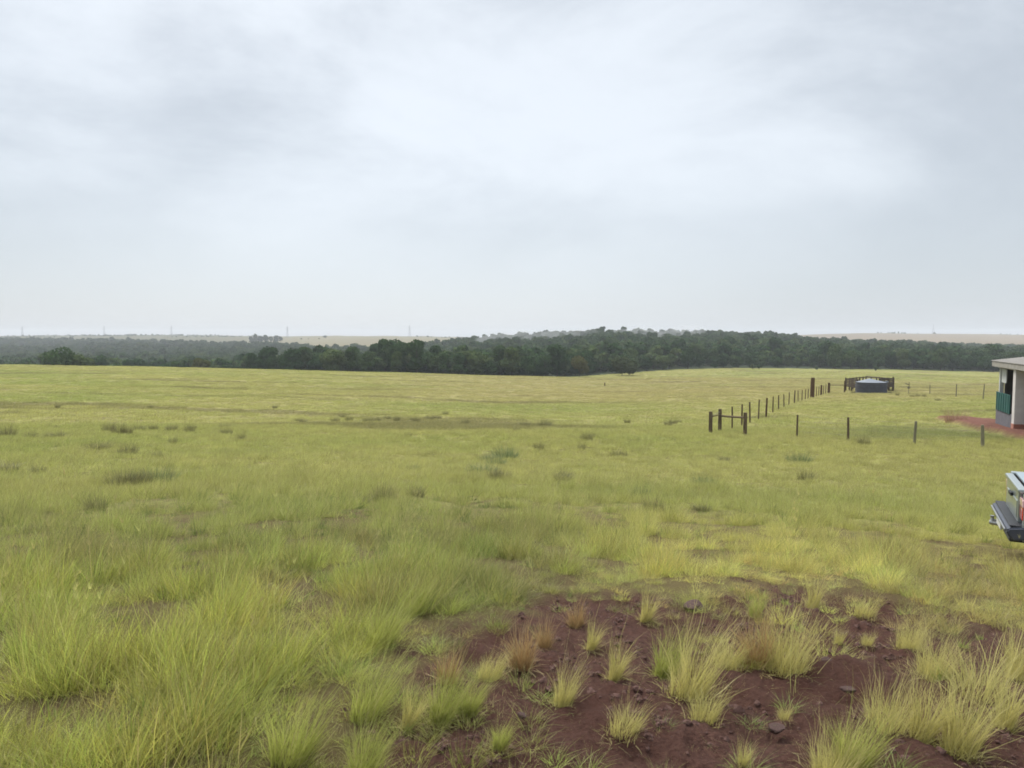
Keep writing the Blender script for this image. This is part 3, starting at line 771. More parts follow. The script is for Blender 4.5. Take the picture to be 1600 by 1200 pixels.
def fence(name, label, specs, material, group=None, wire=True):
    """specs: (col, top row, base row, dist, radius, kind)"""
    p0 = at_g(specs[0][0], specs[0][2], specs[0][3])
    e = empty(name, p0, 0, label=label, cat='fence', group=group)
    tops = []
    for c_, rt, rb, d_, r_, k in specs:
        p = at(c_, rb, d_); g = gz(p.x, p.y); top = at(c_, rt, d_).z
        h = max(top - g, .7)
        lab = None; nm = 'post'; mt = material
        if k == 'big': nm = 'strainer_post'; lab = 'much thicker and taller strainer post'; mt = M['post_brown']
        if k == 'brown': nm = 'strainer_post'; mt = M['post_brown']; lab = 'stout brown strainer post'
        if k == 'grey': mt = M['post_grey']
        post_mesh(e, nm, h, r_, mt, .045, Vector((p.x, p.y, g)) - p0, label=lab)
        tops.append((Vector((p.x, p.y, g)) - p0, h))
    if wire: wires(e, tops, (.25, .48, .72, .93))
    return e
A = (1110, 643, 680, 38.2); B = (1124.5, 639, 674, 40.0); Cc = (1164, 644.5, 682, 37.6)
line = [(1144, 635, 671, 41.5, .045, ''), (1159, 631.5, 664, 44.5, .05, ''), (1172, 628, 656, 47.8, .055, ''), (1185, 624.5, 652, 51.5, .05, ''), (1197, 621.5, 648, 55.5, .07, 'brown'), (1207.5, 619.5, 645, 59.5, .048, ''), (1216.5, 617.5, 639, 64, .055, ''),
        (1225, 616, 637, 68.5, .05, ''), (1232.5, 613, 635, 72.5, .05, ''), (1241, 610, 631, 76.5, .065, ''), (1247, 610, 629, 79, .045, ''), (1253, 609, 628, 81.5, .05, ''), (1258, 608, 626, 84, .05, ''), (1262.5, 607.5, 625, 86, .055, ''),
        (1269, 590, 623, 88.5, .24, 'big'), (1275.5, 604, 621, 91, .045, ''), (1279, 603.5, 619, 93, .045, ''), (1283, 601.5, 617, 95, .12, 'brown'), (1286.5, 602, 616, 96.5, .045, ''), (1290, 600, 615, 98, .045, ''), (1295, 598, 614, 100, .17, 'brown')]
fence('post_and_wire_fence', 'long wooden post fence receding from the braced corner towards the water tank', line, M['post'])
near = [(1245, 648, 684, 36.2, .045, ''), (1325, 652, 695, 34.2, .055, ''), (1428, 658, 703, 32.8, .06, 'grey'), (1535, 664, 709, 31.6, .07, 'grey')]
fence('post_and_wire_fence', 'near fence of four wide spaced posts crossing the grass below the farmhouse', near, M['post'])
back = [(1453, 601, 614, 100, .055, 'grey'), (1494, 600, 617, 88, .06, 'grey'), (1536, 600, 620, 80, .055, 'grey')]
fence('post_and_wire_fence', 'faint far fence of three pale grey posts between water tank and farmhouse', back, M['post_grey'])

def rail(parent, p, q, r, material, name='rail'):
    mb = MB(); m_ = (Vector(p) + Vector(q)) / 2 + Vector((0, 0, -.01)); mb.tube([p, m_, q], [r, r * .95, r * .9], 8, .06); return mb.build(name, material, parent)
def brace():
    pts = {}
    a = at_g(A[0], A[2], A[3])
    e = empty('corner_brace', a, 0, label='braced fence corner of three stout posts joined by thin rails', cat='fence brace')
    for n_, s in (('a', A), ('b', B), ('c', Cc)):
        p = at_g(s[0], s[2], s[3]); h = at(s[0], s[1], s[3]).z - p.z; post_mesh(e, 'post', h, .10, M['post'], .008, p - a); pts[n_] = (p - a, h)
    def up(n_, f): p, h = pts[n_]; return p + Vector((0, 0, h * f))
    rail(e, up('a', .76), up('b', .76), .035, M['post']); rail(e, up('a', .80), up('b', .87), .02, M['post_grey'])
    rail(e, up('b', .70), up('c', .77), .055, M['post'])
brace()
def far_rail():
    a = at_g(1297, 613, 101); b = at_g(1319.5, 613, 104)
    e = empty('hitching_rail', b, 0, label='thin horizontal rail from the last brown post to the corral corner', cat='rail')
    hb = at(1319.5, 595, 104).z - b.z
    post_mesh(e, 'post', hb, .10, M['post_brown'], .01, Vector((0, 0, 0)))
    rail(e, a - b + Vector((0, 0, at(1297, 601.5, 101).z - a.z)), Vector((0, 0, at(1319, 601.5, 104).z - b.z)), .05, M['post'])
far_rail()
def mark_post():
    p = at_g(1419.5, 613, 98); e = empty('marker_post', p, 0, label='thin crooked post with a small crossboard right of the corral', cat='post')
    h = at(1419.5, 597, 98).z - p.z
    post_mesh(e, 'post', h, .045, M['post_grey'], .03)
    MB().box((-.15, 0, h * .82), (.62, .04, .12), Matrix.Rotation(.35, 4, 'Y'), .008).build('crossboard', M['post_grey'], e)
    MB().box((0, -.02, h * .55), (.34, .04, .3), Matrix.Rotation(-.1, 4, 'Y'), .008).build('board', M['post_grey'], e)
mark_post()
def stake():
    p = at_g(945, 597, 150); e = MB().tube([(0, 0, -.1), (0, 0, .7)], [.12, .10], 8, .05).build('stake', M['post']); e.location = p
    tag(e, 'short dark stake alone in the middle of the pasture', 'stake')
stake()

# ------------------------------------------------------------------ corral and tank
def corral():
    P = [at_g(1321.5, 606, 112), at_g(1353, 602, 124), at_g(1396, 606, 113), at_g(1374, 606, 107), at_g(1340, 606, 107)]
    tops = [at(1321.5, 591, 112).z, at(1353, 588, 124).z, at(1396, 590.5, 113).z, at(1374, 591, 107).z, at(1340, 592.5, 107).z]
    o = P[0]; e = empty('corral', o, 0, label='dark weathered plank cattle pen standing behind the water tank', cat='corral')
    for i in range(5):
        j = (i + 1) % 5
        a = P[i] - o; b = P[j] - o; ta = tops[i] - o.z; tb = tops[j] - o.z
        n = max(2, int((b - a).length / 2.2))
        if i == 3: continue
        for k in range(n):
            t = k / n; p = a.lerp(b, t); w_ = p + o; g = gz(w_.x, w_.y) - o.z; h = ta + (tb - ta) * t - g
            post_mesh(e, 'post', max(h, 1.2), .11, M['plank'], .01, Vector((p.x, p.y, g)))
        off = Vector((0, 0, 0)); ln = (b - a).length; ang = math.atan2(b.y - a.y, b.x - a.x)
        open_ = (i == 0)
        for f in ((.0, .62, .80) if not open_ else (0, )):
            za = ta - .1 - f * 1.3; zb = tb - .1 - f * 1.3
            pit = math.atan2(zb - za, ln)
            mid = (a + b) / 2; mid.z = (za + zb) / 2
            nrm = Vector((math.sin(ang), -math.cos(ang), 0)) * .125
            MB().box(mid + nrm, (ln, .05, .16), Matrix.Rotation(ang, 4, 'Z') @ Matrix.Rotation(-pit, 4, 'Y'), .006).build('rail', M['plank'], e)
    # close-boarded panels either side of the tank
    for c0, c1, d0, d1, r0, r1 in ((1322, 1340, 110.8, 106.6, 592.5, 605.5), (1375, 1396, 106.2, 110.8, 591.5, 606)):
        a = at_g(c0, r1, d0) - o; b = at_g(c1, r1, d1) - o; ln = (b - a).length; ang = math.atan2(b.y - a.y, b.x - a.x)
        top = (at(c0, r0, d0).z + at(c1, r0, d1).z) / 2 - o.z; bot = (at(c0, r1, d0).z + at(c1, r1, d1).z) / 2 - o.z
        mb = MB(); nb = 5; hh = (top - bot) / nb
        for k in range(nb):
            mid = (a + b) / 2; mid.z = bot + hh * (k + .5)
            mb.box(mid, (ln, .05, hh * (.84 if k != 2 else .78)), Matrix.Rotation(ang, 4, 'Z') @ Matrix.Rotation(prng.uniform(-.004, .004), 4, 'Y'), .006)
        mb.build('board_panel', M['plank'], e)
        for q in (a, b):
            w_ = q + o; g = gz(w_.x, w_.y) - o.z
            post_mesh(e, 'post', top + .12 - g, .12, M['plank'], .004, Vector((q.x, q.y, g)) + Vector((0, .15, 0)))
    # loading chute beam
    a = P[1] - o; rail(e, Vector((a.x, a.y - .2, tops[1] - o.z - .02)), Vector((P[3].x - o.x, P[3].y - o.y, tops[3] - o.z + .1)), .09, M['plank'], 'beam')
corral()
def tank():
    c = at_g(1361, 613, 101.5); R_ = 2.0; ztop = at(1361, 597, 101.5).z - c.z; apex = at(1361, 591.3, 101.5).z - c.z
    e = empty('water_tank', c, 0, label='round dark grey stock water tank with a pale shallow cone lid', cat='water tank')
    mb = MB(); n = 48
    prof = [(R_ * 1.06, -.3), (R_ * 1.04, .05), (R_ * 1.0, .12), (R_ * .99, ztop - .08), (R_ * 1.012, ztop - .06), (R_ * 1.012, ztop), (R_ * .9, ztop)]
    rings = [[mb.bm.verts.new((r * math.cos(2*math.pi*k/n), r * math.sin(2*math.pi*k/n), z)) for k in range(n)] for r, z in prof]
    for P_, Q in zip(rings, rings[1:]):
        for k in range(n): mb.bm.faces.new((P_[k], P_[(k+1) % n], Q[(k+1) % n], Q[k]))
    mb.build('wall', M['tank'], e)
    mb = MB(); m_ = 12
    top = mb.bm.verts.new((-.25, 0, apex)); ring_ = [mb.bm.verts.new((R_ * .97 * math.cos(2*math.pi*k/m_), R_ * .97 * math.sin(2*math.pi*k/m_), ztop + .01)) for k in range(m_)]
    low = [mb.bm.verts.new((v.co.x, v.co.y, ztop - .03)) for v in ring_]
    for k in range(m_):
        mb.bm.faces.new((ring_[k], ring_[(k+1) % m_], top)); mb.bm.faces.new((low[k], low[(k+1) % m_], ring_[(k+1) % m_], ring_[k]))
    mb.bm.faces.new(low[::-1]); mb.build('lid', M['lid'], e)
    MB().tube([(1.75, -.75, ztop - .02), (1.75, -.75, ztop + .18)], .22, 14).build('inlet_cap', M['lid'], e)
    for a in (1.2, 2.3, 3.6, 4.7, 5.6): pass
    mb = MB()
    for k in range(2): mb.tube([(R_ * 1.02 * math.cos(t), R_ * 1.02 * math.sin(t), ztop * (.35 + .33 * k)) for t in np.linspace(0, 2*math.pi, 49)], .02, 5)
    mb.build('hoop', M['tank'], e)
    MB().tube([(R_ + .0, -.6, .18), (R_ + .45, -.75, .12), (R_ + .5, -.78, -.1)], .05, 8).build('outlet_pipe', M['black'], e)
tank()

# ------------------------------------------------------------------ farmhouse at the right edge
def farmhouse():
    # local x runs along the open side towards the camera, local y into the house (to the right)
    far = at(1566, 572, 41.2); nearp = at(1594.5, 580, 37.6)
    dx, dy = nearp.x - far.x, nearp.y - far.y
    ang = math.atan2(dy, dx); g = min(gz(far.x, far.y), gz(nearp.x, nearp.y))
    e = empty('farmhouse', (far.x, far.y, g), ang, label='white pillared farmhouse veranda with pale roof at the right edge', cat='house')
    ln = math.hypot(dx, dy); H = at(1592.5, 577, 37.6).z - g
    D = 7.0; Lx = 11.0
    # in this frame "into the house" is +y
    def pillar(x, y, w_):
        p = MB().box((x, y, H / 2 - .15), (w_, w_, H + .3), None, .02).build('pillar', M['white'], e)
        MB().box((x, y, .2), (w_ + .03, w_ + .03, 1.0), None, .012).build('painted_base', M['red_base'], p)
    MB().box((0, 0, H / 2 - .15), (.2, .2, H + .3), None, .015).build('pillar', M['wall'], e); pillar(ln, 0, .5); pillar(ln * 2.1, 0, .5)
    # parapet wall, back wall, floor slab
    MB().box((ln * .5 - .25, -.12, .45), (ln - .1, .12, 1.3), None, .01).build('parapet', M['low_wall'], e)
    MB().box((ln * 1.6, .22, .55), (ln * .9, .16, 1.5), None, .01).build('parapet', M['low_wall'], e)
    MB().box((Lx * .5 - .6, 2.6, H / 2 + .06), (Lx - .6, .18, H + .82)).build('wall', M['shade_dark'], e)  # inner wall, veranda shade put into its colour
    MB().box((-.3, 1.36, H / 2 + .0), (.16, 2.28, H + .3)).build('end_wall', M['shade_dark'], e)  # added to fill the opening dark, shade painted in
    MB().box((Lx * .5 - .6, D - .6, H / 2 - .02), (Lx - .6, .18, H + .66)).build('wall', M['wall'], e)
    MB().box((-.3, D * .5 + .95, H / 2 - .2), (.18, D - 3.3, H + .3)).build('wall', M['wall'], e)
    MB().box((Lx - .7, D * .5 + .95, H / 2 - .2), (.18, D - 3.3, H + .3)).build('wall', M['wall'], e)
    for gx_ in (-.3, Lx - .7):
        b_ = MB(); b_.bm.faces.new([b_.bm.verts.new((gx_ - .08, yy, zz)) for yy, zz in ((2.70, H - .052), (6.30, H - .052), (6.30, H + .41), (3.5, H + .75), (2.70, H + .64))])
        bmesh.ops.solidify(b_.bm, geom=b_.bm.faces[:], thickness=.15); b_.build('gable', M['wall'], e)
    MB().box((Lx * .5 - .6, 1.3, .02), (Lx - .6, 2.5, .5)).build('floor_slab', M['red_base'], e)
    # pale upper lattice panel, teal shutter above the parapet, doors behind in the wall's painted shade colour
    MB().box((.62, .0, H - .5), (1.0, .05, .75), None, .01).build('side_panel', M['wall'], e)
    s_ = MB(); x0, x1 = -.05, ln - .9
    s_.box(((x0 + x1) / 2, -.20, 1.6), (x1 - x0, .05, 1.0), None, .006)
    for k in range(6): s_.box((x0 + (x1 - x0) * (k + .5) / 6, -.234, 1.6), (.02, .02, .96))
    s_.build('shutter', M['teal'], e)
    for x in (1.2, 5.2):
        d_ = MB().box((x, 2.495, 1.25), (1.0, .05, 2.1), None, .01).build('door', M['shade_dark'], e)
        MB().box((x + .38, 2.45, 1.2), (.03, .05, .14)).build('handle', M['rim'], d_)
    # roof: shallow mono pitch each side of a ridge, with corrugations, and a fascia at the eave
    mb = MB(); sl = .12
    nx = 90; ys = [-.42, D * .5, D + .6]; zs = [H + .02, H + .02 + sl * (D * .5 + .75), H + .02 + sl * .2]
    X0, X1 = -.55, Lx
    for a in range(2):
        top = []; 
        for i in range(nx * 2 + 1):
            x = X0 + (X1 - X0) * i / (nx * 2); dz = .02 * math.cos(i * math.pi)
            top.append([mb.bm.verts.new((x, ys[a], zs[a] + dz + .30)), mb.bm.verts.new((x, ys[a + 1], zs[a + 1] + dz + .30)), mb.bm.verts.new((x, ys[a], zs[a] + dz + .27)), mb.bm.verts.new((x, ys[a + 1], zs[a + 1] + dz + .27))])
        for p, q in zip(top, top[1:]):
            mb.bm.faces.new((p[0], q[0], q[1], p[1])); mb.bm.faces.new((p[2], p[3], q[3], q[2])); mb.bm.faces.new((p[0], p[2], q[2], q[0])); mb.bm.faces.new((p[1], q[1], q[3], p[3]))
        for p in (top[0], top[-1]): mb.bm.faces.new((p[0], p[1], p[3], p[2]))
    mb.build('roof', M['roof'], e)
    MB().box(((X0 + X1) / 2, -.36, H + .13), (X1 - X0 - .06, .06, .26), None, .01).build('fascia', M['fascia'], e)
    # gable board at the far end
    b_ = MB(); b_.bm.faces.new([b_.bm.verts.new(v) for v in ((X0 + .04, -.4, H), (X0 + .04, D * .5, H), (X0 + .04, D + .5, H), (X0 + .04, D + .5, H + .25), (X0 + .04, D * .5, zs[1] + .24), (X0 + .04, -.4, H + .26))])
    bmesh.ops.solidify(b_.bm, geom=b_.bm.faces[:], thickness=.05); b_.build('gable_board', M['fascia'], e)
    MB().box((Lx * .5 - .5, 0, H - .02), (Lx - .2, .2, .14)).build('eave_beam', M['fascia'], e)
farmhouse()
def red_heap():
    # dry reddish weeds by the bank
    p = at_g(1494, 635, 46)
    V, Fc, h, r = blades(260, .95, .016, .55, .3, .6, np.random.default_rng(3), 4)
    o = link_mesh('dry_bush', mesh_np('dry_bush', V, Fc, {'h': h, 'r': r}, grass_mat('dry_red_stems', False, (.36, .21, .14), .2, .6))); o.location = p
    tag(o, 'pinkish dry weed bush at the left end of the red clay bank', 'bush')
red_heap()

# ------------------------------------------------------------------ pickup at the right edge
def pickup():
    P1 = at(1577, 739, 9.7); P2 = at(1605, 763, 8.35)
    v = Vector((P2.x - P1.x, P2.y - P1.y, 0)); vn = v.normalized()
    fwd = Vector((-vn.y, vn.x, 0))                       # +x local, away from the tailgate
    W = 1.5; mid = Vector((P1.x, P1.y, 0)) + vn * (W / 2)
    fx = mid + fwd * 2.2; g = gz(fx.x, fx.y); topz = P1.z
    gr = topz - 1.02
    e = empty('pickup_truck', (mid.x, mid.y, gr), math.atan2(fwd.y, fwd.x), label='silver pickup truck seen by its tail end at the right edge', cat='pickup truck')
    h2 = W / 2
    # local: x forward, y to the left (far side is +y or -y), z up
    body = MB()
    body.poly([(.02, .46), (0, .62), (0, 1.0), (1.5, 1.02), (1.5, .40), (1.02, .40), (.98, .62), (.80, .74), (.52, .74), (.36, .62), (.32, .44)], -h2, -h2 + .07)
    body.poly([(.02, .46), (0, .62), (0, 1.0), (1.5, 1.02), (1.5, .40), (1.02, .40), (.98, .62), (.80, .74), (.52, .74), (.36, .62), (.32, .44)], h2 - .07, h2)
    body.box((.76, 0, .56), (1.46, W - .15, .06)); body.box((1.47, 0, .74), (.06, W - .15, .5))
    body.tube([(.03, -h2 + .05, .46), (.03, -h2 + .05, 1.0)], .055, 12); body.tube([(.03, h2 - .05, .46), (.03, h2 - .05, 1.0)], .055, 12)
    body.box((.78, -h2 + .05, 1.025), (1.54, .11, .05), None, .018); body.box((.78, h2 - .05, 1.025), (1.54, .11, .05), None, .018)
    # cab, bonnet and wings
    cab = [(1.52, .38), (1.52, 1.03), (1.70, 1.44), (1.85, 1.50), (2.55, 1.49), (2.72, 1.42), (3.22, 1.02), (4.15, .90), (4.30, .72), (4.33, .42), (4.0, .36), (3.86, .62), (3.70, .72), (3.42, .72), (3.26, .60), (3.12, .34)]
    b2 = MB(); b2.poly(cab, -h2, h2)
    for v_ in b2.bm.verts:
        k = max(0, (v_.co.z - .95) / .55); v_.co.y *= 1 - .16 * k
        if v_.co.x > 3.6: v_.co.y *= 1 - .07 * (v_.co.x - 3.6) / .7
    b2.bevel(.018, 2)
    b2.build('cab', M['paint'], e)
    bo = body.build('bed', M['paint'], e)
    tg = MB(); tg.box((-.015, .05, .81), (.06, W - .44, .40), None, .02); tg.box((-.045, 0, .78), (.02, W - .62, .20), None, .008); tg.box((-.02, 0, 1.02), (.09, W - .3, .05), None, .02)
    t_ = tg.build('tailgate', M['paint'], e)
    MB().box((-.065, 0, .89), (.03, .2, .045), None, .01).build('handle', M['black'], t_)
    for s in (-1, 1):
        # lens stack: clear above, red below, wrapped round the corner
        l = MB().box((.045, s * (h2 - (.075 if s > 0 else .125)), .81), (.15, .16 if s > 0 else .20, .24), None, .02).build('tail_light', M['red_lens'], e)
        MB().box((.042, s * (h2 - (.075 if s > 0 else .125)), .895), (.155, .166 if s > 0 else .226, .10), None, .02).build('clear_lens', M['pink_lens'], l)
    # step bumper: upper lip, dark body, two bright ribs
    bm_ = MB(); bm_.poly([(-.17, .53), (-.185, .57), (-.16, .61), (-.02, .63), (.04, .60), (.04, .48), (-.12, .46)], -h2 - .02, h2 + .02); bm_.bevel(.02, 3)
    b_ = bm_.build('rear_bumper', M['chrome'], e)
    bb = MB(); bb.box((-.09, 0, .630), (.11, W * .98, .02), None, .008); b3 = bb.build('step_pad', M['black'], b_)
    bb = MB(); bb.box((-.06, 0, .465), (.18, W * .97, .06), None, .03); bb.build('bumper_skirt', M['black'], b_)
    bb = MB(); bb.box((-.188, 0, .572), (.02, W * .92, .024), None, .006); bb.build('bumper_rib', M['rim'], b_)
    MB().box((-.175, -.05, .51), (.02, .40, .09), None, .004).build('number_plate', M['plate'], b_)
    hb = MB(); hb.tube([(-.1, .25, .47), (-.22, .25, .47)], .018, 8); hb.tube([(-.22, .25, .46), (-.22, .25, .50), (-.22, .25, .53)], [.025, .018, .027], 12); hb.build('tow_ball', M['rim'], e)
    MB().tube([(.2, h2 - .3, .36), (-.20, h2 - .10, .36)], .035, 12).build('exhaust_pipe', M['rim'], e)
    MB().box((.76, 0, 1.035), (1.40, W - .18, .035), None, .012).build('bed_cover', M['cover'], e)
    # glass
    MB().box((1.592, 0, 1.235), (.02, W * .62, .26), Matrix.Rotation(rad(23.5), 4, 'Y'), .004).build('rear_window', M['glass'], e)
    MB().box((2.99, 0, 1.235), (.02, W * .74, .44), Matrix.Rotation(rad(-51.5), 4, 'Y'), .004).build('windscreen', M['glass'], e)
    for s in (-1, 1):
        m_ = MB(); pr = [(1.74, 1.06), (1.84, 1.38), (2.5, 1.38), (2.62, 1.36), (2.98, 1.06)]
        m_.poly(pr, -.008, .008)
        for v_ in m_.bm.verts: v_.co.y += s * h2 * (1 - .16 * max(0, (v_.co.z - .95) / .55)) + s * .003
        m_.build('side_window', M['glass'], e)
        d_ = MB(); d_.poly([(1.68, .48), (1.66, 1.0), (2.98, 1.0), (2.98, .48)], s * h2 - .004, s * h2 + .006); dd_ = d_.build('door', M['paint'], e)
        MB().box((1.85, s * (h2 + .02), .90), (.16, .03, .035), None, .01).build('handle', M['black'], dd_)
        MB().box((2.92, s * (h2 + .08), 1.06), (.10, .17, .11), None, .03).build('wing_mirror', M['black'], e)
        MB().box((4.26, s * (h2 - .24), .74), (.10, .28, .15), Matrix.Rotation(-.2, 4, 'Y'), .03).build('headlight', M['glass'], e)
        for x in (.66, 3.56):
            w_ = empty('wheel', (x, s * (h2 - .10), .31)); w_.parent = e
            q = MB(); q.tube([(0, -.095, 0), (0, -.085, 0), (0, .085, 0), (0, .095, 0)], [.27, .305, .305, .27], 28); q.build('tyre', M['rubber'], w_)
            q = MB(); q.tube([(0, -.10, 0), (0, .10, 0)], [.19, .19], 20)
            for k in range(5):
                a = k * 2 * math.pi / 5; q.box((math.cos(a) * .11, s * .103, math.sin(a) * .11), (.15, .012, .035), Matrix.Rotation(-a, 4, 'Y'))
            q.build('rim', M['rim'], w_)
    MB().box((4.34, 0, .50), (.14, W * .96, .20), None, .05).build('front_bumper', M['black'], e)
    MB().box((2.1, 0, .36), (3.6, W * .7, .12)).build('chassis', M['black'], e)
    print('pickup ground', gr, [round(gz(*( (mid + fwd * a + vn * b).xy)), 3) for a in (.66, 3.5) for b in (-.7, .7)])
pickup()

# ------------------------------------------------------------------ pylons on the skyline
def pylon():
    e = empty('power_pylon', (0, 0, 0), 0, label='x', cat='pylon', group='power pylons on the skyline')
    H = 27
    for sx in (-1, 1):
        for sy in (-1, 1): MB().tube([(sx * 2.6, sy * 2.6, -1), (sx * .9, sy * .9, H * .62), (sx * .25, sy * .25, H)], [.16, .13, .1], 5).build('leg', M['steel'], e)
    mb = MB()
    for k in range(9):
        f0, f1 = k / 9, (k + 1) / 9
        def wdt(f): z = H * f; return 2.6 + (.9 - 2.6) * min(z / (H * .62), 1) if f < .62 else .9 + (.25 - .9) * (f - .62) / .38
        a, b = wdt(f0), wdt(f1)
        for s in (-1, 1):
            mb.tube([(-a, s * a, H * f0), (b, s * b, H * f1)], .07, 4); mb.tube([(a, s * a, H * f0), (-b, s * b, H * f1)], .07, 4)
            mb.tube([(s * a, -a, H * f0), (s * b, b, H * f1)], .07, 4)
    mb.build('lattice', M['steel'], e)
    for z, w_ in ((H * .66, 5.5), (H * .80, 4.4), (H * .93, 3.2)): MB().tube([(-w_, 0, z + .1), (0, 0, z + .5), (w_, 0, z + .1)], [.08, .2, .08], 5).build('crossarm', M['steel'], e)
    return e
pyl = pylon()
PY = [(35, 1950, 'leftmost and faintest pylon on the skyline, above the far left hill'), (163, 2000, 'pylon second from the left on the skyline'), (268, 2050, 'pylon on the wooded far hill, left of the grove'), (449, 1750, 'pylon on the pale ridge just right of the dark grove'), (640, 1750, 'pylon on the pale ridge right of the lone tree'), (1458, 2000, 'only pylon on the right skyline, above the pale hill')]
for i, (c_, d_, lab) in enumerate(PY):
    o = pyl if i == 0 else copy_tree(pyl)
    p = at_g(c_, 524, d_); o.location = p; o.rotation_euler.z = .5 + .1 * i; o['label'] = lab

# ------------------------------------------------------------------ weeds, tussocks, stones
def weed_mesh(seed, n, L_, w_, spread, m_, lean=.5):
    rng = np.random.default_rng(seed)
    V, Fc, h, r = merge([blades(n * 3, L_ * .8, w_ * .42, spread * rng.uniform(.8, 1.4), lean, .8, rng, 3, .7), blades(n // 4, L_ * 1.35, w_ * .4, spread * .8, .22, .3, rng, 3)])
    return mesh_np('weed', V, Fc, {'h': h, 'r': r}, m_)
WEEDS = [weed_mesh(i, 170, .36, .022, .28, M['weed']) for i in range(4)] + [weed_mesh(9 + i, 200, .36, .026, .34, M['weed_green']) for i in range(2)]
def put(me, name, x, y, s, label, cat, group=None, rz=None, sz=None):
    o = bpy.data.objects.new(name, me); C.objects.link(o); o.location = (x, y, gz(x, y)); o.rotation_euler.z = rz if rz is not None else random.uniform(0, 6.28)
    o.scale = (s, s, sz or s); return tag(o, label, cat, group)
def hitp(c, r):
    x, y = hit(c, r); return x, y
WS = [  # col, row of the foot, scale, kind
 (12, 684, 1.3, 0), (47, 688, 1.2, 1), (86, 686, 1.4, 2), (88, 672, .8, 0), (170, 676, 1.3, 1), (186, 682, 1.5, 2), (200, 682, 1.3, 3), (153, 704, 1.2, 0), (218, 675, 1.1, 1), (240, 674, 1.0, 2), (268, 675, 1.1, 3), (296, 678, 1.2, 0), (300, 673, 1.0, 2), (352, 671, 1.2, 1), (354, 681, 1.1, 2), (378, 690, 1.0, 0), (270, 695, .9, 3), (200, 712, 1.0, 1), (245, 716, .8, 0), (8, 738, 1.1, 1), (60, 742, .9, 2),
 (466, 660, 1.0, 0), (473, 662, 1.1, 1), (524, 661, 1.3, 2), (535, 655, 1.3, 3), (545, 660, 1.4, 0), (575, 661, 1.4, 1), (590, 660, 1.3, 2), (605, 657, 1.2, 3), (620, 660, 1.1, 0), (650, 661, 1.1, 1), (671, 658, 1.5, 2), (684, 656, 1.2, 3), (696, 650, 1.2, 0), (727, 665, 1.1, 1), (638, 684, .9, 2), (820, 668, 1.1, 0), (851, 668, 1.5, 1), (807, 676, .7, 2), (980, 663, 1.2, 3), (916, 690, 1.2, 0), (925, 685, .9, 2), (1044, 668, 1.4, 1), (1052, 664, 1.1, 0), (1060, 662, .9, 3), (842, 704, .9, 0), (909, 704, .7, 1),
 (765, 722, 1.2, 4), (790, 718, 1.3, 5), (775, 730, 1.2, 4), (752, 742, 1.2, 5), (775, 752, 1.0, 0), (785, 752, .9, 2), (963, 715, 1.1, 0), (975, 716, .9, 3), (881, 750, 1.1, 1), (878, 754, .9, 2), (1248, 725, 1.1, 4), (1260, 752, 1.0, 0), (1350, 697, 1.1, 1), (1020, 800, .7, 0), (1095, 800, .6, 1),
 (190, 764, 1.0, 0), (205, 762, 1.0, 1), (222, 760, 1.0, 2), (240, 758, 1.1, 4), (258, 756, .9, 3), (600, 785, .9, 1), (650, 778, .9, 0), (560, 790, .8, 2), (645, 738, .7, 4), (405, 868, .55, 0), (450, 888, .5, 2), (150, 800, .7, 1), (58, 832, .6, 2),
 (1333, 617, 1.3, 1), (1392, 613, 1.5, 0), (1402, 620, 1.2, 2), (1425, 622, 1.4, 1), (1434, 622, 1.6, 2), (1444, 622, 1.2, 0), (1465, 628, 1.2, 3), (1100, 760, .8, 4), (1000, 780, .8, 5), (1130, 722, .9, 0), (90, 640, 1.0, 3), (235, 640, 1.0, 1), (430, 640, .9, 2)]
def region(c, r):
    if c < 460 and r < 700: return 'the weed row crossing the pasture on the left'
    if c < 740 and r < 700: return 'the long weed row in the middle of the pasture'
    if c < 300 and 750 < r < 770: return 'the low dark patch of grass on the left'
    if 740 < c < 800 and r > 700: return 'the thicket in mid field below the wooded hill'
    if r < 640: return 'the short grass beside the water tank'
    if c >= 740 and r < 700: return 'open pasture left of the braced fence corner'
    return 'the near pasture, standing apart'
for c_, r_, s_, k_ in WS:
    x, y = hitp(c_, r_ - 2)
    reg = region(c_, r_)
    put(WEEDS[k_], 'weed_clump', x, y, s_ * random.uniform(.5, .85), ('dark green' if k_ > 3 else 'dark olive') + ' weed clump in ' + reg, 'weed', 'weeds: ' + reg, sz=s_ * random.uniform(.5, 1.0))

# tussocks on the bare earth
def tuss(seed, n, L_, w_, spread, m_, lean=.32, extra=8):
    rng = np.random.default_rng(seed)
    V, Fc, h, r = merge([blades(int(n * 2.1), L_, w_ * .66, spread, lean * .8, .62, rng, 5, .5), blades(extra, L_ * 1.9, w_ * .5, spread * .6, .10, .3, rng, 5), blades(n, L_ * .5, w_ * .7, spread * 1.3, .6, .9, rng, 4)])
    d_ = blades(40, L_ * .6, w_, spread * 1.8, 1.25, .5, rng, 3, .6)
    V, Fc, h, r = merge([(V, Fc, h, r), (d_[0], d_[1], d_[2], .86 + .14 * d_[3])])
    # uneven outline: one side grazed shorter, the whole leaning a little
    a0 = rng.uniform(0, 6.28); k = 1 - .35 * np.clip(V[:, 0] * math.cos(a0) + V[:, 1] * math.sin(a0), -.05, .12) / .12
    V = V.copy(); V[:, 2] *= k; V[:, 0] += V[:, 2] * rng.uniform(-.25, .3); V[:, 0] += .006 * np.sin(V[:, 2] * 22 + V[:, 1] * 30)
    return mesh_np('tussock', V, Fc, {'h': h, 'r': r}, m_)
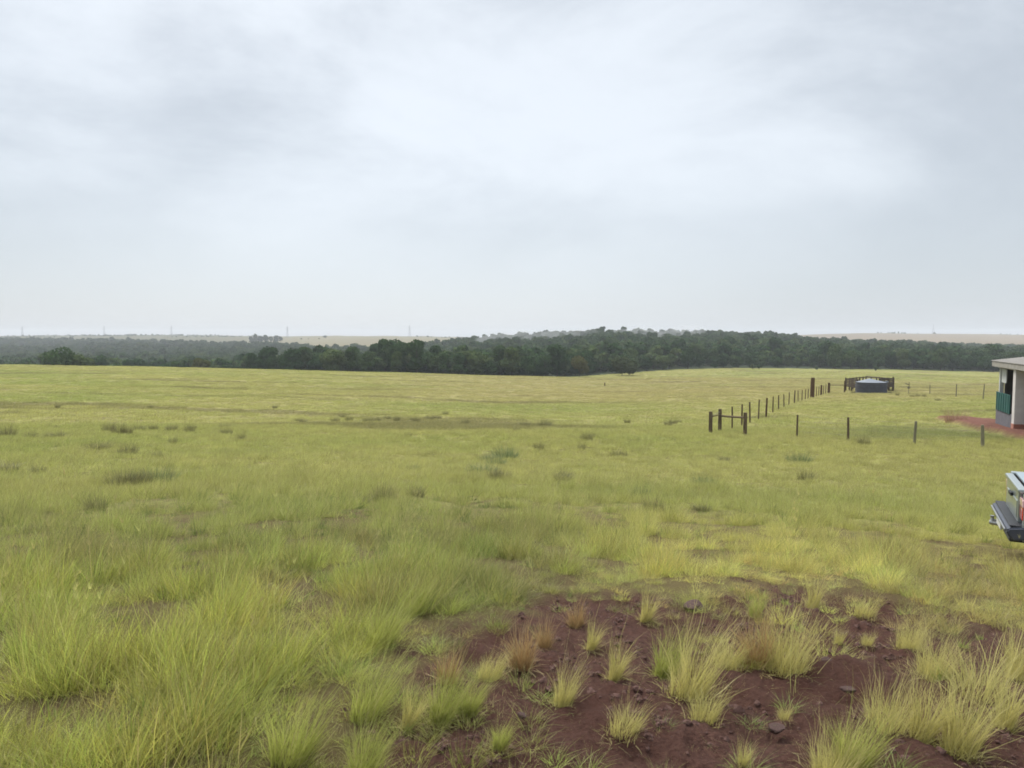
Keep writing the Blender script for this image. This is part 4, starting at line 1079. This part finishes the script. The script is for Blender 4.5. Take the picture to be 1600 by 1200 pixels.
TU = {'y': [tuss(20 + i, [150, 110, 190, 90][i], [.22, .18, .20, .25][i], .0036, [.055, .07, .09, .04][i], M['tussock'], [.22, .34, .28, .2][i]) for i in range(4)], 'g': [tuss(30 + i, 170, .24, .0045, .06, M['tussock_green'], .3) for i in range(3)], 'd': [tuss(40 + i, 130, .20, .0045, .05, M['tussock_dry'], .35) for i in range(2)]}
TS = [  # col, row of foot, scale, colour, label
 (1075, 1085, 1.75, 'y', 'tallest pale yellow tussock in the middle of the bare earth'),
 (1100, 1118, 1.0, 'y', 'small yellow tussock at the foot of the tallest one'),
 (1040, 1050, 1.2, 'g', 'fresh green tussock with dark leaves beside the tallest yellow one'),
 (962, 1055, .95, 'y', 'short yellow tussock left of the fresh green one'),
 (880, 1095, .85, 'y', 'thin pale tussock alone on the bare earth in mid foreground'),
 (975, 1140, .95, 'y', 'split yellow tussock on open bare earth below the tall one'),
 (765, 1055, .75, 'y', 'small yellow tussock at the upper left of the bare earth'),
 (815, 1035, 1.15, 'd', 'brownish dry tussock at the upper left of the bare earth'),
 (1180, 1030, 1.5, 'd', 'rust brown tussock with dead stems on the bare earth'),
 (1135, 1035, 1.2, 'y', 'yellow tussock left of the rust brown one'),
 (1225, 1035, 1.55, 'y', 'full yellow green tussock right of the rust brown one'),
 (925, 1010, .8, 'y', 'small yellow tussock at the upper rim of the bare earth'),
 (1310, 1005, .45, 'y', 'tiny yellow tuft on open earth right of the full tussock'),
 (1355, 1005, .5, 'y', 'tiny yellow tuft near the upper right rim of the earth'),
 (1385, 1135, 1.15, 'y', 'yellow tussock right of centre on the lower bare earth'),
 (1440, 1150, 1.35, 'y', 'leaning yellow green tussock in a loose line, lower right'),
 (1500, 1165, 1.5, 'y', 'wide yellow tussock near the lower right corner'),
 (1530, 1080, 1.8, 'y', 'large pale tussock towards the right side of the bare earth'),
 (1460, 1050, 1.1, 'y', 'medium tussock between the two large ones on the right'),
 (1570, 1130, 1.2, 'y', 'yellow tussock at the right edge, low on the bare earth'),
 (1590, 1050, 1.2, 'y', 'yellow tussock at the right edge, high on the bare earth'),
 (1330, 1195, 1.3, 'g', 'green yellow tussock at the bottom edge right of centre'),
 (1300, 1210, 1.0, 'y', 'half hidden yellow tussock at the bottom edge'),
 (1160, 1195, .5, 'y', 'tiny tuft on the bare earth near the bottom edge'),
 (780, 1165, .6, 'g', 'small thin green tuft on the lower left bare earth'),
 (730, 1110, .95, 'g', 'green tussock at the left side of the bare earth'),
 (690, 1120, 1.15, 'g', 'taller green tussock where grass gives way to earth'),
 (640, 1130, .9, 'y', 'yellow green tussock at the left rim of the bare earth'),
 (570, 1120, 1.5, 'g', 'bright green tussock over the left rim of the bare earth'),
 (565, 1210, 1.1, 'g', 'bright tussock at the bottom edge on the left rim'),
 (450, 1190, 1.6, 'g', 'large bright green tussock at the bottom, left of the earth'),
 (590, 1010, 1.7, 'g', 'broad lush green tussock at the upper left rim of the earth'),
 (640, 960, 1.4, 'g', 'lush green tussock behind the broad lush one'),
 (1225, 1120, .4, 'y', 'tiny yellow tuft alone on the open lower earth'),
 (1420, 1010, .9, 'y', 'yellow tussock near the dark hollow at the upper right'),
 (1270, 945, 1.2, 'y', 'yellow tussock on the upper rim right of the stone'),
 (1180, 960, .8, 'g', 'green yellow tuft on the upper rim near the stone'),
 (1350, 960, 1.0, 'y', 'yellow tussock on the upper rim, further right'),
 (900, 975, .9, 'd', 'brownish tuft on the upper rim at the left'),
 (1010, 965, 1.0, 'y', 'pale tussock on the upper rim left of the stone'),
 (850, 1005, .8, 'd', 'dry tuft on the upper left slope of the earth'),
 (700, 1060, .9, 'd', 'dry brownish tuft on the left slope of the earth')]
random.seed(3)
for i, (c_, r_, s_, k_, lab) in enumerate(TS):
    x, y = hitp(c_, min(r_, 1235)); mlist = TU[k_]; s_ *= .70 if k_ != 'g' else .58
    put(mlist[i % len(mlist)], 'grass_tussock', x, y, s_ * 1.12, lab, 'grass tussock', 'grass tussocks on the bare earth', rz=random.uniform(-.4, .4))
def stone(c, r, s, lab, seed):
    rng = np.random.default_rng(seed); bm = bmesh.new(); bmesh.ops.create_icosphere(bm, subdivisions=3, radius=1)
    dirs = rng.normal(0, 1, (9, 3)); dirs /= np.linalg.norm(dirs, axis=1)[:, None]
    for v in bm.verts:
        d_ = np.array(v.co); k = 1.0
        for q in dirs:
            t = float(d_ @ q); k = min(k, .68 / t if t > .68 else k)
        v.co = Vector(d_ * k) * (1 + .04 * math.sin(9 * d_[0] + 5 * d_[2]))
        v.co.z *= .55; v.co.x *= 1.25
    me = bpy.data.meshes.new('stone'); bm.to_mesh(me); bm.free(); me.materials.append(M['stone'])
    x, y = hitp(c, r); o = put(me, 'stone', x, y, s, lab, 'stone', 'stones on the bare earth'); o.location.z += s * .12
stone(1086, 950, .072, 'dark rounded stone at the top of the bare earth, largest', 1)
stone(1295, 1035, .035, 'small dark stone on open earth right of the full tussock', 2)
stone(1212, 1140, .035, 'small dark stone low on the bare earth', 3)
stone(1325, 1080, .03, 'small stone in the middle of the right bare earth', 4)
stone(816, 1120, .022, 'little stone on the left bare earth', 5)

def build_clods():
    rng = np.random.default_rng(12); protos = []
    for k in range(4):
        bm = bmesh.new(); bmesh.ops.create_icosphere(bm, subdivisions=2, radius=.012)
        for v in bm.verts: v.co *= rng.uniform(.75, 1.2) * (1 + .25 * math.sin(v.co.x * 300 + k)); v.co.z *= .7
        me = bpy.data.meshes.new('clod'); bm.to_mesh(me); bm.free(); me.materials.append(simple('clod_earth', (.10, .050, .038), .95, 0, 60, .4)); protos.append(me)
    n = 60000; x = rng.uniform(-2, 8, n); y = rng.uniform(.8, 8, n); ok = (bare(x, y) > .5) & (fbm(x * 3, y * 3, 3, 99) > rng.uniform(.38, .85, n)); x, y = x[ok], y[ok]; n = len(x)
    z = ground_z(x, y); bw = bare(x, y); z += bw * ((fbm(x * 5, y * 5, 5, 15, .6) - .5) * .14 + (fbm(x * 22, y * 22, 2, 19) - .5) * .025) - bw * .02
    s = rng.uniform(.2, 1, n) ** 3 * 1.7 + .25
    scatter('gravel', protos, np.stack([x, y, z], 1), rng.integers(0, 4, n), rng.uniform(0, 6.28, n), np.stack([s, s, s], 1), np.ones((n, 3)), 'small clods and grit on the bare red earth')
    print('clods', n)
build_clods()

# ------------------------------------------------------------------ drizzle haze filling the valley
def haze():
    m, t = mat('haze_air'); o = nd(t, 'ShaderNodeOutputMaterial'); v = nd(t, 'ShaderNodeVolumePrincipled')
    v.inputs['Color'].default_value = (.93, .96, 1.0, 1); v.inputs['Density'].default_value = .00023; v.inputs['Anisotropy'].default_value = 0.0
    t.links.new(v.outputs[0], o.inputs['Volume'])
    o_ = MB().box((0, 0, 0), (10400, 10400, 130)).build('haze', m); o_.location = (0, 0, -17 + 10)
    tag(o_, 'thin damp haze over the valley', kind='stuff')
haze()

# wisps of mist lying on the wooded hill
def mist():
    m, t = mat('mist_air'); o = nd(t, 'ShaderNodeOutputMaterial'); v = nd(t, 'ShaderNodeVolumePrincipled')
    v.inputs['Color'].default_value = (1, 1, 1, 1); v.inputs['Density'].default_value = .0050
    t.links.new(v.outputs[0], o.inputs['Volume'])
    bm = bmesh.new()
    for c_, r_, d_, sx, sy, sz in ((1050, 524, 700, 26, 40, 8), (1020, 530, 660, 20, 30, 8), (985, 521, 720, 26, 40, 7), (870, 527, 690, 40, 40, 7), (790, 527, 690, 26, 40, 6), (1075, 519, 740, 18, 30, 6)):
        p = at(c_, r_, d_); b2 = bmesh.new(); bmesh.ops.create_icosphere(b2, subdivisions=3, radius=1)
        for v_ in b2.verts:
            k = 1 + .18 * math.sin(3 * v_.co.x + c_) + .12 * math.sin(5 * v_.co.y + 2 * v_.co.x)
            v_.co = Vector((v_.co.x * sx * k, v_.co.y * sy * k, v_.co.z * sz * k + .25 * v_.co.x * sx * .5)) + p
        me = bpy.data.meshes.new('t'); b2.to_mesh(me); b2.free(); bm.from_mesh(me); bpy.data.meshes.remove(me)
    me = bpy.data.meshes.new('mist'); bm.to_mesh(me); bm.free(); o_ = link_mesh('mist', me, m)
    tag(o_, 'thin wisps of white mist over the wooded hill', kind='stuff')
mist()
